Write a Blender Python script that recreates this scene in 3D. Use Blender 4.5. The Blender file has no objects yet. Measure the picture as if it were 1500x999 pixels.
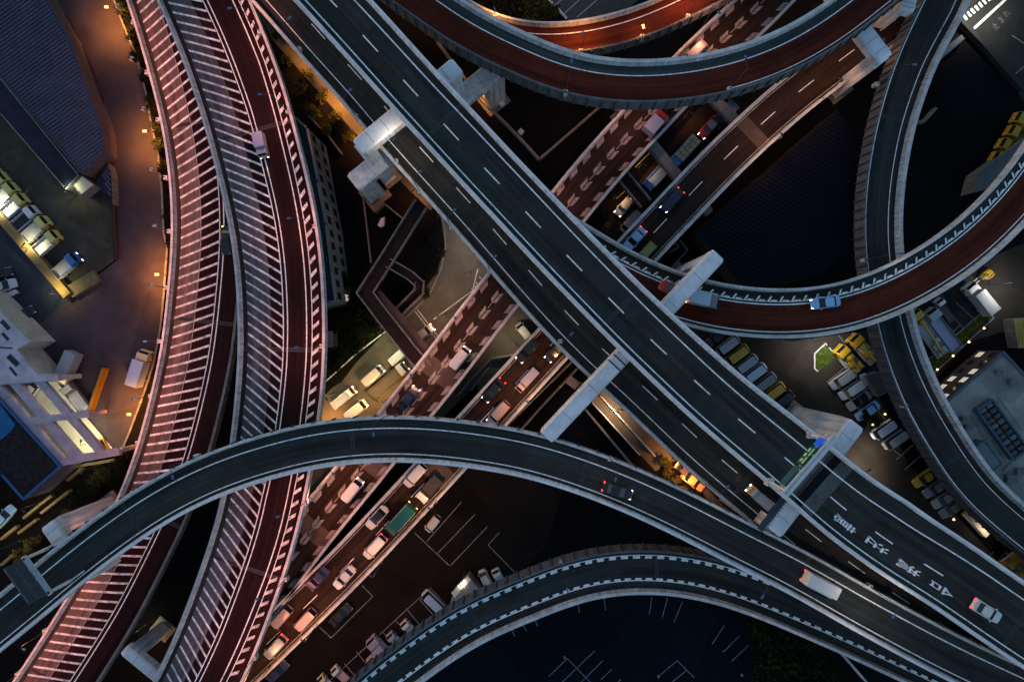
import bpy, math, random
from mathutils import Vector
random.seed(7)
R = random.Random(11)
SC = bpy.context.scene
COL = SC.collection
CAMH, FPX = 120.0, 1000.0

def W(px, py, z=0.0):
    """a point at height z that the drone, hovering at 120 m over the junction, sees at px,py"""
    k = (CAMH - z) / FPX
    return Vector(((px - 750) * k, (499.5 - py) * k, z))

# ------------------------------------------------------------------ materials
MATS = {}
def mat(name, col, rough=0.75, var=0.18, scale=0.6, metal=0.0, emit=None, estr=0.0, rain=False, wear=0.0, fine=0.0, streak=False, spec=0.06, patch=0.0):
    if name in MATS:
        return MATS[name]
    m = bpy.data.materials.new(name)
    m.use_nodes = True
    nt = m.node_tree; N = nt.nodes; L = nt.links
    b = N['Principled BSDF']
    b.inputs['Roughness'].default_value = rough
    b.inputs['Metallic'].default_value = metal
    b.inputs['Specular IOR Level'].default_value = spec
    b.inputs['Base Color'].default_value = (*col, 1)
    if emit:
        b.inputs['Emission Color'].default_value = (*emit, 1)
        b.inputs['Emission Strength'].default_value = estr
    if var > 0:
        geo = N.new('ShaderNodeNewGeometry')
        n1 = N.new('ShaderNodeTexNoise'); n1.inputs['Scale'].default_value = scale; n1.inputs['Detail'].default_value = 6
        n1.inputs['Roughness'].default_value = 0.65
        L.new(geo.outputs['Position'], n1.inputs['Vector'])
        mr = N.new('ShaderNodeMapRange'); mr.inputs[1].default_value = 0.3; mr.inputs[2].default_value = 0.7
        mr.inputs[3].default_value = 1 - var; mr.inputs[4].default_value = 1 + var
        L.new(n1.outputs['Fac'], mr.inputs[0])
        val = mr.outputs[0]
        def mul(a, bb):
            q = N.new('ShaderNodeMath'); q.operation = 'MULTIPLY'; L.new(a, q.inputs[0]); L.new(bb, q.inputs[1]); return q.outputs[0]
        if fine > 0:
            n2 = N.new('ShaderNodeTexNoise'); n2.inputs['Scale'].default_value = 5.0; n2.inputs['Detail'].default_value = 3
            L.new(geo.outputs['Position'], n2.inputs['Vector'])
            m2 = N.new('ShaderNodeMapRange'); m2.inputs[1].default_value = 0.25; m2.inputs[2].default_value = 0.75
            m2.inputs[3].default_value = 1 - fine; m2.inputs[4].default_value = 1 + fine
            L.new(n2.outputs['Fac'], m2.inputs[0]); val = mul(val, m2.outputs[0])
        if rain:
            mp5 = N.new('ShaderNodeMapping'); mp5.inputs['Scale'].default_value = (2.2, 2.2, 0.12); L.new(geo.outputs['Position'], mp5.inputs['Vector'])
            n5 = N.new('ShaderNodeTexNoise'); n5.inputs['Scale'].default_value = 1.0; n5.inputs['Detail'].default_value = 5; L.new(mp5.outputs[0], n5.inputs['Vector'])
            m5 = N.new('ShaderNodeMapRange'); m5.inputs[1].default_value = 0.38; m5.inputs[2].default_value = 0.62; m5.inputs[3].default_value = 0.68; m5.inputs[4].default_value = 1.08
            L.new(n5.outputs['Fac'], m5.inputs[0])
            sx = N.new('ShaderNodeSeparateXYZ'); L.new(geo.outputs['Normal'], sx.inputs[0]); mz = N.new('ShaderNodeMapRange'); mz.inputs[1].default_value = 0.3; mz.inputs[2].default_value = 0.85; mz.inputs[3].default_value = 1.0; mz.inputs[4].default_value = 0.22; L.new(sx.outputs[2], mz.inputs[0])
            mm = N.new('ShaderNodeMix'); mm.data_type = 'FLOAT'; mm.inputs[2].default_value = 1.0; L.new(mz.outputs[0], mm.inputs[0]); L.new(m5.outputs[0], mm.inputs[3]); val = mul(val, mm.outputs[0])
        if wear > 0:
            n6 = N.new('ShaderNodeTexNoise'); n6.inputs['Scale'].default_value = 1.7; n6.inputs['Detail'].default_value = 8; n6.inputs['Roughness'].default_value = 0.7; L.new(geo.outputs['Position'], n6.inputs['Vector'])
            m6 = N.new('ShaderNodeMapRange'); m6.inputs[1].default_value = 0.50; m6.inputs[2].default_value = 0.66; m6.inputs[3].default_value = 1.0; m6.inputs[4].default_value = 1 - wear
            L.new(n6.outputs['Fac'], m6.inputs[0]); val = mul(val, m6.outputs[0])
        if patch > 0:
            n4 = N.new('ShaderNodeTexVoronoi'); n4.inputs['Scale'].default_value = 0.09
            L.new(geo.outputs['Position'], n4.inputs['Vector'])
            m4 = N.new('ShaderNodeMapRange'); m4.inputs[3].default_value = 1 - patch; m4.inputs[4].default_value = 1 + patch
            sp = N.new('ShaderNodeSeparateColor'); L.new(n4.outputs['Color'], sp.inputs[0]); L.new(sp.outputs[0], m4.inputs[0])
            val = mul(val, m4.outputs[0])
        if streak:
            uv = N.new('ShaderNodeUVMap')
            mp = N.new('ShaderNodeMapping'); mp.inputs['Scale'].default_value = (0.03, 1.15, 1)
            L.new(uv.outputs[0], mp.inputs['Vector'])
            n3 = N.new('ShaderNodeTexNoise'); n3.inputs['Scale'].default_value = 1.0; n3.inputs['Detail'].default_value = 4
            L.new(mp.outputs[0], n3.inputs['Vector'])
            m3 = N.new('ShaderNodeMapRange'); m3.inputs[1].default_value = 0.3; m3.inputs[2].default_value = 0.7
            m3.inputs[3].default_value = 0.58; m3.inputs[4].default_value = 1.5
            L.new(n3.outputs['Fac'], m3.inputs[0]); val = mul(val, m3.outputs[0])
        mx = N.new('ShaderNodeMix'); mx.data_type = 'RGBA'; mx.blend_type = 'MULTIPLY'; mx.inputs[0].default_value = 1
        mx.inputs[6].default_value = (*col, 1)
        L.new(val, mx.inputs[7]); L.new(mx.outputs[2], b.inputs['Base Color'])
    MATS[name] = m
    return m

ASPH = mat('asphalt_deck', (0.0275, 0.029, 0.0275), 0.8, 0.22, 0.25, fine=0.25, streak=True)
ASPH_O = mat('asphalt_old', (0.030, 0.0285, 0.026), 0.8, 0.25, 0.25, fine=0.25, streak=True)
ASPH_I = mat('asphalt_expressway', (0.026, 0.015, 0.012), 0.8, 0.25, 0.25, fine=0.25, streak=True)
RED = mat('red_brown_paving', (0.066, 0.0145, 0.009), 0.85, 0.2, 0.3, fine=0.2, streak=True)
MAROON = mat('dark_maroon_asphalt', (0.0155, 0.0062, 0.0068), 0.85, 0.2, 0.3, fine=0.2, streak=True)
TAN = mat('worn_tan_paving', (0.105, 0.078, 0.072), 0.9, 0.2, 0.35, fine=0.15, streak=True)
GREYP = mat('worn_grey_paving', (0.082, 0.072, 0.076), 0.9, 0.2, 0.35, fine=0.15, streak=True)
SHOULD = mat('grey_shoulder', (0.040, 0.048, 0.050), 0.85, 0.2, 0.3, fine=0.2, streak=True)
PATCH = mat('pale_deck_patch', (0.085, 0.092, 0.095), 0.7, 0.4, 0.25, fine=0.2)
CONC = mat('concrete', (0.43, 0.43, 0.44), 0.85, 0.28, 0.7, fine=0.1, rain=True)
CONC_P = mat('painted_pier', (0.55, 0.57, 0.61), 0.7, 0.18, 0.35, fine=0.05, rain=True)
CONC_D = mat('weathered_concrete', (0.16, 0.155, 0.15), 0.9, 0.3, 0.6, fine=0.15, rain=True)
STEELG = mat('grey_girder', (0.11, 0.118, 0.135), 0.6, 0.25, 0.8, rain=True)
STEELD = mat('dark_steel', (0.06, 0.065, 0.075), 0.5, 0.2, 1.0)
STEELL = mat('pale_steel', (0.42, 0.45, 0.48), 0.5, 0.15, 1.0)
WHITE = mat('road_paint', (0.78, 0.78, 0.76), 0.7, 0.2, 1.6, fine=0.2, wear=0.45)
CHEV = mat('worn_chevron_paint', (0.28, 0.24, 0.22), 0.8, 0.3, 0.9, fine=0.3, wear=0.6)
HATCH = mat('worn_hatch_paint', (0.64, 0.63, 0.62), 0.75, 0.55, 0.7, fine=0.3, patch=0.15, wear=0.6)
POLE = mat('pole_dark', (0.05, 0.055, 0.065), 0.5, 0.1, 1)
WHITE_D = mat('faded_road_paint', (0.28, 0.28, 0.28), 0.8, 0.45, 1.2, fine=0.3)
BLUEL = mat('blue_tinted_paint', (0.16, 0.22, 0.32), 0.8, 0.35, 1.0, fine=0.2)
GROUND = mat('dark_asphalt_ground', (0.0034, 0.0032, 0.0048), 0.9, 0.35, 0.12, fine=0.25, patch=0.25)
LOTG = mat('car_park_asphalt', (0.010, 0.0085, 0.0075), 0.9, 0.35, 0.15, fine=0.25, patch=0.2)
LOTB = mat('blue_black_asphalt', (0.0032, 0.005, 0.008), 0.9, 0.3, 0.15, fine=0.25, patch=0.2)
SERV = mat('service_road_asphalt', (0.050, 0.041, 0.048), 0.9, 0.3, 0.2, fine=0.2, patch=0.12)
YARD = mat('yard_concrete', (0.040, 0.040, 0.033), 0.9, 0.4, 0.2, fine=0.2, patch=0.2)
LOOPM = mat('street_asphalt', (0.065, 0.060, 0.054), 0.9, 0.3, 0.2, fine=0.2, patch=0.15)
SOIL = mat('dark_soil', (0.005, 0.005, 0.003), 1.0, 0.5, 0.5, fine=0.4)
GRASS = mat('grass', (0.055, 0.085, 0.015), 1.0, 0.4, 1.2, fine=0.4)
BARK = mat('bark', (0.035, 0.025, 0.018), 1.0, 0.3, 3)
LEAF = mat('leaf_dark', (0.012, 0.016, 0.006), 0.9, 0.5, 0.8)
LEAF2 = mat('leaf_olive', (0.05, 0.048, 0.014), 0.9, 0.5, 0.8)
GLASS = mat('dark_glass', (0.008, 0.010, 0.013), 0.12, 0, spec=0.6)
TYRE = mat('tyre_rubber', (0.012, 0.012, 0.012), 0.9, 0)
RIMM = mat('wheel_rim', (0.35, 0.35, 0.36), 0.35, 0, metal=0.8)
HLON = mat('headlight_lit', (0.9, 0.9, 0.9), 0.3, 0, emit=(1, 0.86, 0.72), estr=6)
HLOFF = mat('headlight_lens', (0.5, 0.52, 0.55), 0.15, 0, spec=0.6)
TLON = mat('taillight_lit', (0.6, 0.02, 0.02), 0.3, 0, emit=(1, 0.03, 0.03), estr=3.5)
TLOFF = mat('taillight_lens', (0.25, 0.012, 0.012), 0.2, 0, spec=0.6)
INDON = mat('indicator_lit', (0.8, 0.4, 0.05), 0.3, 0, emit=(1, 0.5, 0.08), estr=5)
LAMPW = mat('lamp_glass_white', (0.9, 0.9, 0.9), 0.3, 0, emit=(1, 0.93, 0.82), estr=12)
LAMPO = mat('lamp_glass_orange', (0.9, 0.6, 0.3), 0.3, 0, emit=(1, 0.42, 0.09), estr=4.5)
LAMPY = mat('lamp_glass_amber', (0.9, 0.7, 0.3), 0.3, 0, emit=(1, 0.62, 0.22), estr=7)
WINLIT = mat('lit_window', (0.8, 0.8, 0.7), 0.4, 0, emit=(1, 0.88, 0.7), estr=0.4)
WINDK = mat('dark_window', (0.02, 0.024, 0.03), 0.2, 0, spec=0.6)
LAMPHEAD = mat('lamp_head_sky_tint', (0.07, 0.13, 0.24), 0.35, 0.1, 2)  # blue of the sky reflected on the heads is put into the colour
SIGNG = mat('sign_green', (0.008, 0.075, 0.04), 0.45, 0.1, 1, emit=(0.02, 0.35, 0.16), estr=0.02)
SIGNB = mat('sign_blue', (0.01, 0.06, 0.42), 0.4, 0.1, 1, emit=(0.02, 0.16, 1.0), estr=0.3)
SIGNBK = mat('sign_back', (0.045, 0.055, 0.08), 0.5, 0.15, 1)
def paint(name, c, rough=0.28):
    return mat('paint_' + name, c, rough, 0.06, 2.0, spec=0.5)

# ------------------------------------------------------------------ mesh helpers
def obj(name, verts, faces, m, parent=None, uvs=None, smooth=False, origin=None):
    o0 = Vector((0, 0, 0))
    if parent is not None:
        o0 = Vector(parent['_w']) if '_w' in parent.keys() else Vector((0, 0, 0))
    elif origin is not None:
        o0 = Vector(origin)
    me = bpy.data.meshes.new(name)
    me.from_pydata([tuple(Vector(v) - o0) for v in verts], [], faces)
    ml = m if isinstance(m, (list, tuple)) else [m]
    for x in ml:
        me.materials.append(x)
    if uvs:
        u = me.uv_layers.new(name='UVMap')
        for li, l in enumerate(me.loops):
            u.data[li].uv = uvs[l.vertex_index]
    if smooth:
        for p in me.polygons:
            p.use_smooth = True
    me.update()
    o = bpy.data.objects.new(name, me); COL.objects.link(o)
    if parent is not None:
        o.parent = parent
    elif origin is not None:
        o.location = o0
    o['_w'] = tuple(o0)
    return o

def tag(o, label=None, cat=None, group=None, kind=None):
    if label: o['label'] = label
    if cat: o['category'] = cat
    if group: o['group'] = group
    if kind: o['kind'] = kind
    return o

def empty(name, loc, label, cat, group=None):
    o = bpy.data.objects.new(name, None); COL.objects.link(o)
    o.location = loc; o.empty_display_size = 0.5
    o['_w'] = tuple(loc)
    return tag(o, label, cat, group)

class MB:
    def __init__(s): s.v = []; s.f = []
    def add(s, v, f):
        n = len(s.v); s.v += [Vector(x) for x in v]; s.f += [tuple(i + n for i in q) for q in f]
        return s
    def prism(s, bottom, top):
        n = len(bottom)
        f = [tuple(range(n))[::-1], tuple(range(n, 2 * n))]
        for i in range(n):
            j = (i + 1) % n
            f.append((i, j, n + j, n + i))
        return s.add(list(bottom) + list(top), f)
    def box(s, x0, x1, y0, y1, z0, z1, ix=0, iy=0):
        b = [(x0, y0, z0), (x1, y0, z0), (x1, y1, z0), (x0, y1, z0)]
        t = [(x0 + ix, y0 + iy, z1), (x1 - ix, y0 + iy, z1), (x1 - ix, y1 - iy, z1), (x0 + ix, y1 - iy, z1)]
        return s.prism(b, t)
    def bar(s, a, b, w, h, up=Vector((0, 0, 1))):
        """a beam from a to b, w wide, h high, its top face through a-b"""
        a = Vector(a); b = Vector(b); d = (b - a).normalized()
        if abs(d.dot(up)) > 0.95: up = Vector((1, 0, 0))
        n = d.cross(up).normalized() * (w / 2); u = n.cross(d).normalized() * h
        if u.z > 0 and h > 0: u = -u
        return s.prism([a - n + u, b - n + u, b + n + u, a + n + u], [a - n, b - n, b + n, a + n])
    def tube(s, a, b, r0, r1=None, n=8):
        a = Vector(a); b = Vector(b); r1 = r0 if r1 is None else r1
        d = (b - a).normalized(); up = Vector((0, 0, 1)) if abs(d.z) < 0.9 else Vector((1, 0, 0))
        x = d.cross(up).normalized(); y = d.cross(x)
        B = [a + (x * math.cos(t) + y * math.sin(t)) * r0 for t in [2 * math.pi * i / n for i in range(n)]]
        T = [b + (x * math.cos(t) + y * math.sin(t)) * r1 for t in [2 * math.pi * i / n for i in range(n)]]
        return s.prism(B, T)
    def poly(s, pts): return s.add(pts, [tuple(range(len(pts)))])
    def loft(s, st):
        """stations (x, halfwidth, z_bottom, z_top, top_inset)"""
        rings = []
        for (x, w, zb, zt, r) in st:
            h = min(0.12, (zt - zb) * 0.4)
            rings.append([(x, -w, zb), (x, -w, zt - h), (x, -w + r, zt), (x, w - r, zt), (x, w, zt - h), (x, w, zb)])
        v = [p for r_ in rings for p in r_]; f = []
        k = 6
        for i in range(len(rings) - 1):
            for j in range(k):
                a = i * k + j; b = i * k + (j + 1) % k
                f.append((a, b, b + k, a + k))
        f.append(tuple(range(k))[::-1]); f.append(tuple(range((len(rings) - 1) * k, len(rings) * k)))
        return s.add(v, f)
    def build(s, name, m, parent=None, **kw): return obj(name, s.v, s.f, m, parent, **kw)

def flat(name, pts, lvl, m, kind='structure'):
    """a ground sheet; pts are seen at ground level"""
    z = 0.004 * lvl
    v = [W(x, y, z) for x, y in pts]
    a = sum(v[i].x * v[(i + 1) % len(v)].y - v[(i + 1) % len(v)].x * v[i].y for i in range(len(v)))
    if a < 0: v.reverse()
    o = obj(name, v, [tuple(range(len(v)))], m)
    return tag(o, kind=kind)

# ------------------------------------------------------------------ curved roads
def interp(tab):
    xs = [t[0] for t in tab]; ys = [t[1] for t in tab]
    def f(x):
        if x <= xs[0]: return ys[0]
        for i in range(1, len(xs)):
            if x <= xs[i]:
                u = (x - xs[i - 1]) / (xs[i] - xs[i - 1]); u = u * u * (3 - 2 * u) if False else u
                return ys[i - 1] + (ys[i] - ys[i - 1]) * u
        return ys[-1]
    return f

class Road:
    STEP = 1.0
    def __init__(s, pts, z, ztrace=0.0, smooth=30):
        P = [W(x, y, z + ztrace) for x, y in pts]
        P = [Vector((p.x, p.y)) for p in P]
        s.z = z
        # extend both ends straight
        P.insert(0, P[0] + (P[0] - P[1]).normalized() * 12)
        P.append(P[-1] + (P[-1] - P[-2]).normalized() * 12)
        d = []
        n = len(P)
        for i in range(n - 1):
            p0 = P[max(i - 1, 0)]; p1 = P[i]; p2 = P[i + 1]; p3 = P[min(i + 2, n - 1)]
            k = max(4, int((p2 - p1).length / 0.5))
            for j in range(k):
                t = j / k
                d.append(0.5 * ((2 * p1) + (p2 - p0) * t + (2 * p0 - 5 * p1 + 4 * p2 - p3) * t * t + (3 * p1 - p0 - 3 * p2 + p3) * t ** 3))
        d.append(P[-1])
        # resample
        q = [d[0]]; acc = 0
        for i in range(1, len(d)):
            seg = (d[i] - d[i - 1]); l = seg.length
            while acc + l >= s.STEP and l > 1e-9:
                t = (s.STEP - acc) / l
                nd = d[i - 1] + seg * t
                q.append(nd.copy()); d[i - 1] = nd; seg = d[i] - nd; l = seg.length; acc = 0
            acc += l
        for _ in range(smooth):
            q = [q[0]] + [(q[i - 1] + q[i] * 2 + q[i + 1]) / 4 for i in range(1, len(q) - 1)] + [q[-1]]
        s.p = q
        s.n = []
        for i in range(len(q)):
            t = (q[min(i + 1, len(q) - 1)] - q[max(i - 1, 0)]).normalized()
            s.n.append(Vector((-t.y, t.x)))
        s.s = [0.0]
        for i in range(1, len(q)): s.s.append(s.s[-1] + (q[i] - q[i - 1]).length)
        s.len = s.s[-1]
    def at(s, dist, off, dz=0.0):
        dist = min(max(dist, 0), s.len - 1e-4)
        i = min(int(dist / s.len * (len(s.p) - 1)), len(s.p) - 2)
        while s.s[i] > dist: i -= 1
        while s.s[i + 1] < dist: i += 1
        t = (dist - s.s[i]) / (s.s[i + 1] - s.s[i])
        p = s.p[i].lerp(s.p[i + 1], t); n = s.n[i].lerp(s.n[i + 1], t)
        o = off(s.px(p)) if callable(off) else off
        return Vector((p.x + n.x * o, p.y + n.y * o, s.z + dz))
    def px(s, p):
        k = (CAMH - s.z) / FPX
        return (p.x / k + 750, 499.5 - p.y / k)
    def near(s, px, py):
        w = W(px, py, s.z); b = min(range(len(s.p)), key=lambda i: (s.p[i] - w.xy).length)
        return s.s[b]
    def off_of(s, px, py):
        w = W(px, py, s.z); i = min(range(len(s.p)), key=lambda i: (s.p[i] - w.xy).length)
        return (w.xy - s.p[i]).dot(s.n[i])
    def heading(s, d):
        a = s.at(d - 0.5, 0); b = s.at(d + 0.5, 0); v = b - a
        return math.atan2(v.y, v.x)
    def rng(s, s0, s1):
        s0 = 0 if s0 is None else s0; s1 = s.len if s1 is None else s1
        k = max(1, int(round((s1 - s0) / s.STEP)))
        return [s0 + (s1 - s0) * i / k for i in range(k + 1)]
    def ribbon(s, name, a, b, dz, m, parent, s0=None, s1=None):
        v = []; f = []; uv = []
        for i, d in enumerate(s.rng(s0, s1)):
            A = s.at(d, a, dz); B = s.at(d, b, dz)
            v += [A, B]; uv += [(d, 0), (d, (A - B).length)]
            if i: f.append((2 * i - 2, 2 * i - 1, 2 * i + 1, 2 * i) if True else 0)
        # face upwards
        e1 = v[1] - v[0]; e2 = v[2] - v[0]
        if e2.cross(e1).z > 0: pass
        else: f = [q[::-1] for q in f]
        f = [q[::-1] for q in f] if (v[f[0][1]] - v[f[0][0]]).cross(v[f[0][2]] - v[f[0][0]]).z < 0 else f
        return obj(name, v, f, m, parent, uvs=uv)
    def sweep(s, name, c, prof, m, parent, s0=None, s1=None, extra=None):
        """closed profile of (offset from c, dz)"""
        mb = MB(); k = len(prof)
        ds = s.rng(s0, s1)
        base = len(mb.v)
        for d in ds:
            for (o, z) in prof:
                cc = (lambda p, o=o: c(p) + o) if callable(c) else c + o
                mb.v.append(s.at(d, cc, z))
        for i in range(len(ds) - 1):
            for j in range(k):
                a = i * k + j; b = i * k + (j + 1) % k
                mb.f.append((a, b, b + k, a + k))
        mb.f.append(tuple(range(k))); mb.f.append(tuple(range((len(ds) - 1) * k, len(ds) * k))[::-1])
        if extra: extra(mb)
        return mb.build(name, m, parent)
    def dashes(s, name, off, ln, gap, w, m, parent, phase=0.0, s0=None, s1=None, dz=0.008):
        mb = MB(); d = (s0 or 0) + phase; end = s1 or s.len
        while d + ln < end:
            for k in range(2):
                a = d + ln * k / 2; b = d + ln * (k + 1) / 2
                o = off if callable(off) else (lambda p: off)
                mb.poly([s.at(a, lambda p: o(p) - w / 2, dz), s.at(b, lambda p: o(p) - w / 2, dz), s.at(b, lambda p: o(p) + w / 2, dz), s.at(a, lambda p: o(p) + w / 2, dz)])
            d += ln + gap
        return mb.build(name, m, parent)
    def bars(s, name, a, b, pitch, w, slope, m, parent, s0=None, s1=None, dz=0.012, jitter=0.0):
        """bars from offset a to offset b that run slope metres along the road per metre across"""
        mb = MB(); d = s0 or 0; end = s1 or s.len
        fa = a if callable(a) else (lambda p: a); fb = b if callable(b) else (lambda p: b)
        while d < end:
            P0 = s.at(d, 0)
            pa = fa(s.px(P0)); pb = fb(s.px(P0)); run = slope * (pb - pa)
            k = 4
            if d + min(run, 0) > 0.5 and d + max(run, 0) < s.len - 0.5:
                for i in range(k):
                    t0 = i / k; t1 = (i + 1) / k
                    o0 = pa + (pb - pa) * t0; o1 = pa + (pb - pa) * t1
                    x0 = d + run * t0; x1 = d + run * t1
                    mb.poly([s.at(x0 - w / 2, o0, dz), s.at(x0 + w / 2, o0, dz), s.at(x1 + w / 2, o1, dz), s.at(x1 - w / 2, o1, dz)])
            d += pitch
        # all faces up
        ff = []
        for q in mb.f:
            n = (mb.v[q[1]] - mb.v[q[0]]).cross(mb.v[q[2]] - mb.v[q[0]])
            ff.append(q if n.z > 0 else q[::-1])
        mb.f = ff
        return mb.build(name, m, parent)

def parapet(r, name, c, m, parent, w=0.34, h=1.05, drop=0.5, side=1, ribs=0.0, s0=None, s1=None, out=0.0, rail=False):
    """side = +1 when the outside of the road lies at larger offsets"""
    o = side
    prof = [(-o * (w / 2 + 0.10), 0.0), (-o * w / 2 * 0.8, 0.55), (-o * w / 2 * 0.7, h), (o * w / 2, h), (o * w / 2, 0.1), (o * (w / 2 + out), -drop), (-o * 0.05, -drop)]
    marks = []
    def ex(mb):
        if ribs > 0:
            d = (s0 or 0) + 1.0
            cc = c if callable(c) else (lambda p: c)
            while d < (s1 or r.len) - 1:
                b = [r.at(d + dd, lambda p: cc(p) + o * (w / 2 + q), z) for dd, q, z in ((-.11, 0.02, -drop), (.11, 0.02, -drop), (.11, out + 0.2, -drop), (-.11, out + 0.2, -drop))]
                t = [r.at(d + dd, lambda p: cc(p) + o * (w / 2 + q), z) for dd, q, z in ((-.11, -0.05, h + .05), (.11, -0.05, h + .05), (.11, 0.2, h + .05), (-.11, 0.2, h + .05))]
                k0 = len(mb.f); mb.prism(b, t); marks.append((k0, len(mb.f))); d += ribs
        if rail:
            cc = c if callable(c) else (lambda p: c)
            ds = r.rng(s0, s1)
            for a, b in zip(ds[:-1], ds[1:]):
                mb.bar(r.at(a, lambda p: cc(p), h + .35), r.at(b, lambda p: cc(p), h + .35), 0.09, 0.09)
    o_ = r.sweep(name, c, prof, [m, STEELD], parent, s0, s1, ex)
    for k0, k1 in marks:
        for k in range(k0, k1): o_.data.polygons[k].material_index = 1
    return o_

def deck(r, name, a, b, m, parent, depth=1.9, inset=1.0, slab=0.35, s0=None, s1=None):
    """slab plus box girder under it"""
    mb = MB(); ds = r.rng(s0, s1); k = 8
    fa = a if callable(a) else (lambda p: a); fb = b if callable(b) else (lambda p: b)
    sp = [(0, 0, -0.012), (1, 0, -0.012), (1, 0, -slab), (1, -inset, -slab - .15), (1, -inset - .25, -depth), (0, inset + .25, -depth), (0, inset, -slab - .15), (0, 0, -slab)]
    for d in ds:
        for (w, e, z) in sp:
            ff = fb if w else fa
            mb.v.append(r.at(d, lambda p: ff(p) + e, z))
    for i in range(len(ds) - 1):
        for j in range(k):
            x = i * k + j; y = i * k + (j + 1) % k
            mb.f.append((x, x + k, y + k, y))
    mb.f.append(tuple(range(k))[::-1]); mb.f.append(tuple(range((len(ds) - 1) * k, len(ds) * k)))
    return mb.build(name, m, parent)

def light(name, loc, color, power, parent=None, kind='SPOT', size=150, blend=0.6, radius=0.15, target=None):
    L = bpy.data.lights.new(name, kind); L.color = color; L.energy = power; L.shadow_soft_size = radius
    if kind == 'SPOT':
        L.spot_size = math.radians(size); L.spot_blend = blend
    o = bpy.data.objects.new(name, L); COL.objects.link(o)
    o0 = Vector(parent['_w']) if parent is not None else Vector((0, 0, 0))
    o.location = Vector(loc) - o0
    if parent is not None: o.parent = parent
    if target is not None:
        o.rotation_euler = (Vector(target) - Vector(loc)).to_track_quat('-Z', 'Y').to_euler()
    return o
# ------------------------------------------------------------------ world, sun, camera
wd = bpy.data.worlds.new('World'); SC.world = wd; wd.use_nodes = True
nt = wd.node_tree
bg = nt.nodes['Background']
sky = nt.nodes.new('ShaderNodeTexSky'); sky.sky_type = 'NISHITA'; sky.sun_disc = False
sky.sun_elevation = math.radians(2.0); sky.sun_rotation = math.radians(300); sky.altitude = 0; sky.dust_density = 1.0; sky.ozone_density = 2.0
nt.links.new(sky.outputs[0], bg.inputs[0]); bg.inputs[1].default_value = 0.78
SKYB = bg
sl = bpy.data.lights.new('Sun', 'SUN'); sl.energy = 0.025; sl.angle = math.radians(30); sl.color = (1, 0.86, 0.74)
so = bpy.data.objects.new('Sun', sl); COL.objects.link(so)
el = math.radians(12); az = math.radians(300)
sd = Vector((math.sin(az) * math.cos(el), math.cos(az) * math.cos(el), math.sin(el)))
so.rotation_euler = (-sd).to_track_quat('-Z', 'Y').to_euler(); so.location = (0, 0, 90)
cd = bpy.data.cameras.new('Camera'); cam = bpy.data.objects.new('Camera', cd); COL.objects.link(cam)
cam.location = (0, 0, CAMH); cam.rotation_euler = (0, 0, 0)
cd.sensor_fit = 'HORIZONTAL'; cd.sensor_width = 36; cd.lens = 24; cd.clip_end = 3000; cd.clip_start = 1
SC.camera = cam
SC.view_settings.view_transform = 'Standard'; SC.view_settings.look = 'None'
SC.view_settings.gamma = 1; SC.view_settings.exposure = 0.0; SC.view_settings.use_curve_mapping = False
SC.cycles.use_denoising = True
SC.cycles.max_bounces = 4; SC.cycles.diffuse_bounces = 2; SC.cycles.glossy_bounces = 2
SC.cycles.sample_clamp_indirect = 3
SC.cycles.use_adaptive_sampling = True; SC.cycles.adaptive_threshold = 0.02

# ------------------------------------------------------------------ ground sheets
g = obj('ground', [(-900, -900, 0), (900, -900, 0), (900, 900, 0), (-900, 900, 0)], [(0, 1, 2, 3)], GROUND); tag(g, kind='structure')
A_LEFT = [(40, -40), (66, 0), (99, 27), (119, 68), (136, 105), (150, 150), (160, 204), (167, 259), (169, 330), (172, 381)]
A_RIGHT = [(150, -40), (167, 0), (180, 34), (201, 85), (214, 136), (221, 177), (231, 221), (237, 272), (240, 340), (245, 364), (240, 432), (235, 483), (225, 534), (208, 585), (191, 630), (177, 664)]
flat('service_road', A_LEFT + [(145, 402), (100, 438), (60, 470), (40, 505), (80, 555), (128, 620), (150, 668)] + A_RIGHT[::-1], 2, SERV)
flat('roadside_verge', A_RIGHT + [(200, 672), (216, 636), (241, 560), (262, 490), (275, 420), (275, 330), (270, 240), (245, 120), (200, -40)], 1, SOIL)
flat('truck_yard', [(0, 150), (104, 270), (150, 215), (163, 259), (165, 330), (168, 381), (143, 400), (100, 432), (-30, 280), (-30, 120)], 2, YARD)
flat('car_park', [(-60, 250), (0, 320), (100, 440), (60, 472), (42, 505), (0, 458), (-60, 400)], 3, mat('blue_grey_asphalt', (0.026, 0.036, 0.054), 0.9, 0.3, 0.2, fine=0.2, patch=0.15))  # asphalt with a blue-grey base colour
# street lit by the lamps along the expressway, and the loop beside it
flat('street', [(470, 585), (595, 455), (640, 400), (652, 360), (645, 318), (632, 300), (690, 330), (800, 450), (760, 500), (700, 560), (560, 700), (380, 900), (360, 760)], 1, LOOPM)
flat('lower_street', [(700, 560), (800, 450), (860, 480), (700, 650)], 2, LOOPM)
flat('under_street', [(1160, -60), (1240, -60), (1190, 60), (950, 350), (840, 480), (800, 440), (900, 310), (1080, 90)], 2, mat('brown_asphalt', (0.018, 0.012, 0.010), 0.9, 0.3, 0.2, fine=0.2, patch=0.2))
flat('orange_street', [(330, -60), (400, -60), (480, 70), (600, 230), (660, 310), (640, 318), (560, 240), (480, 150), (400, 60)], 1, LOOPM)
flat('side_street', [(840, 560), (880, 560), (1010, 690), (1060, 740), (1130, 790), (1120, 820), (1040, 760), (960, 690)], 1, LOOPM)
flat('yard_lot', [(640, 720), (760, 640), (830, 700), (800, 800), (700, 900), (560, 999), (380, 1040), (420, 960)], 1, LOTG)
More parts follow.
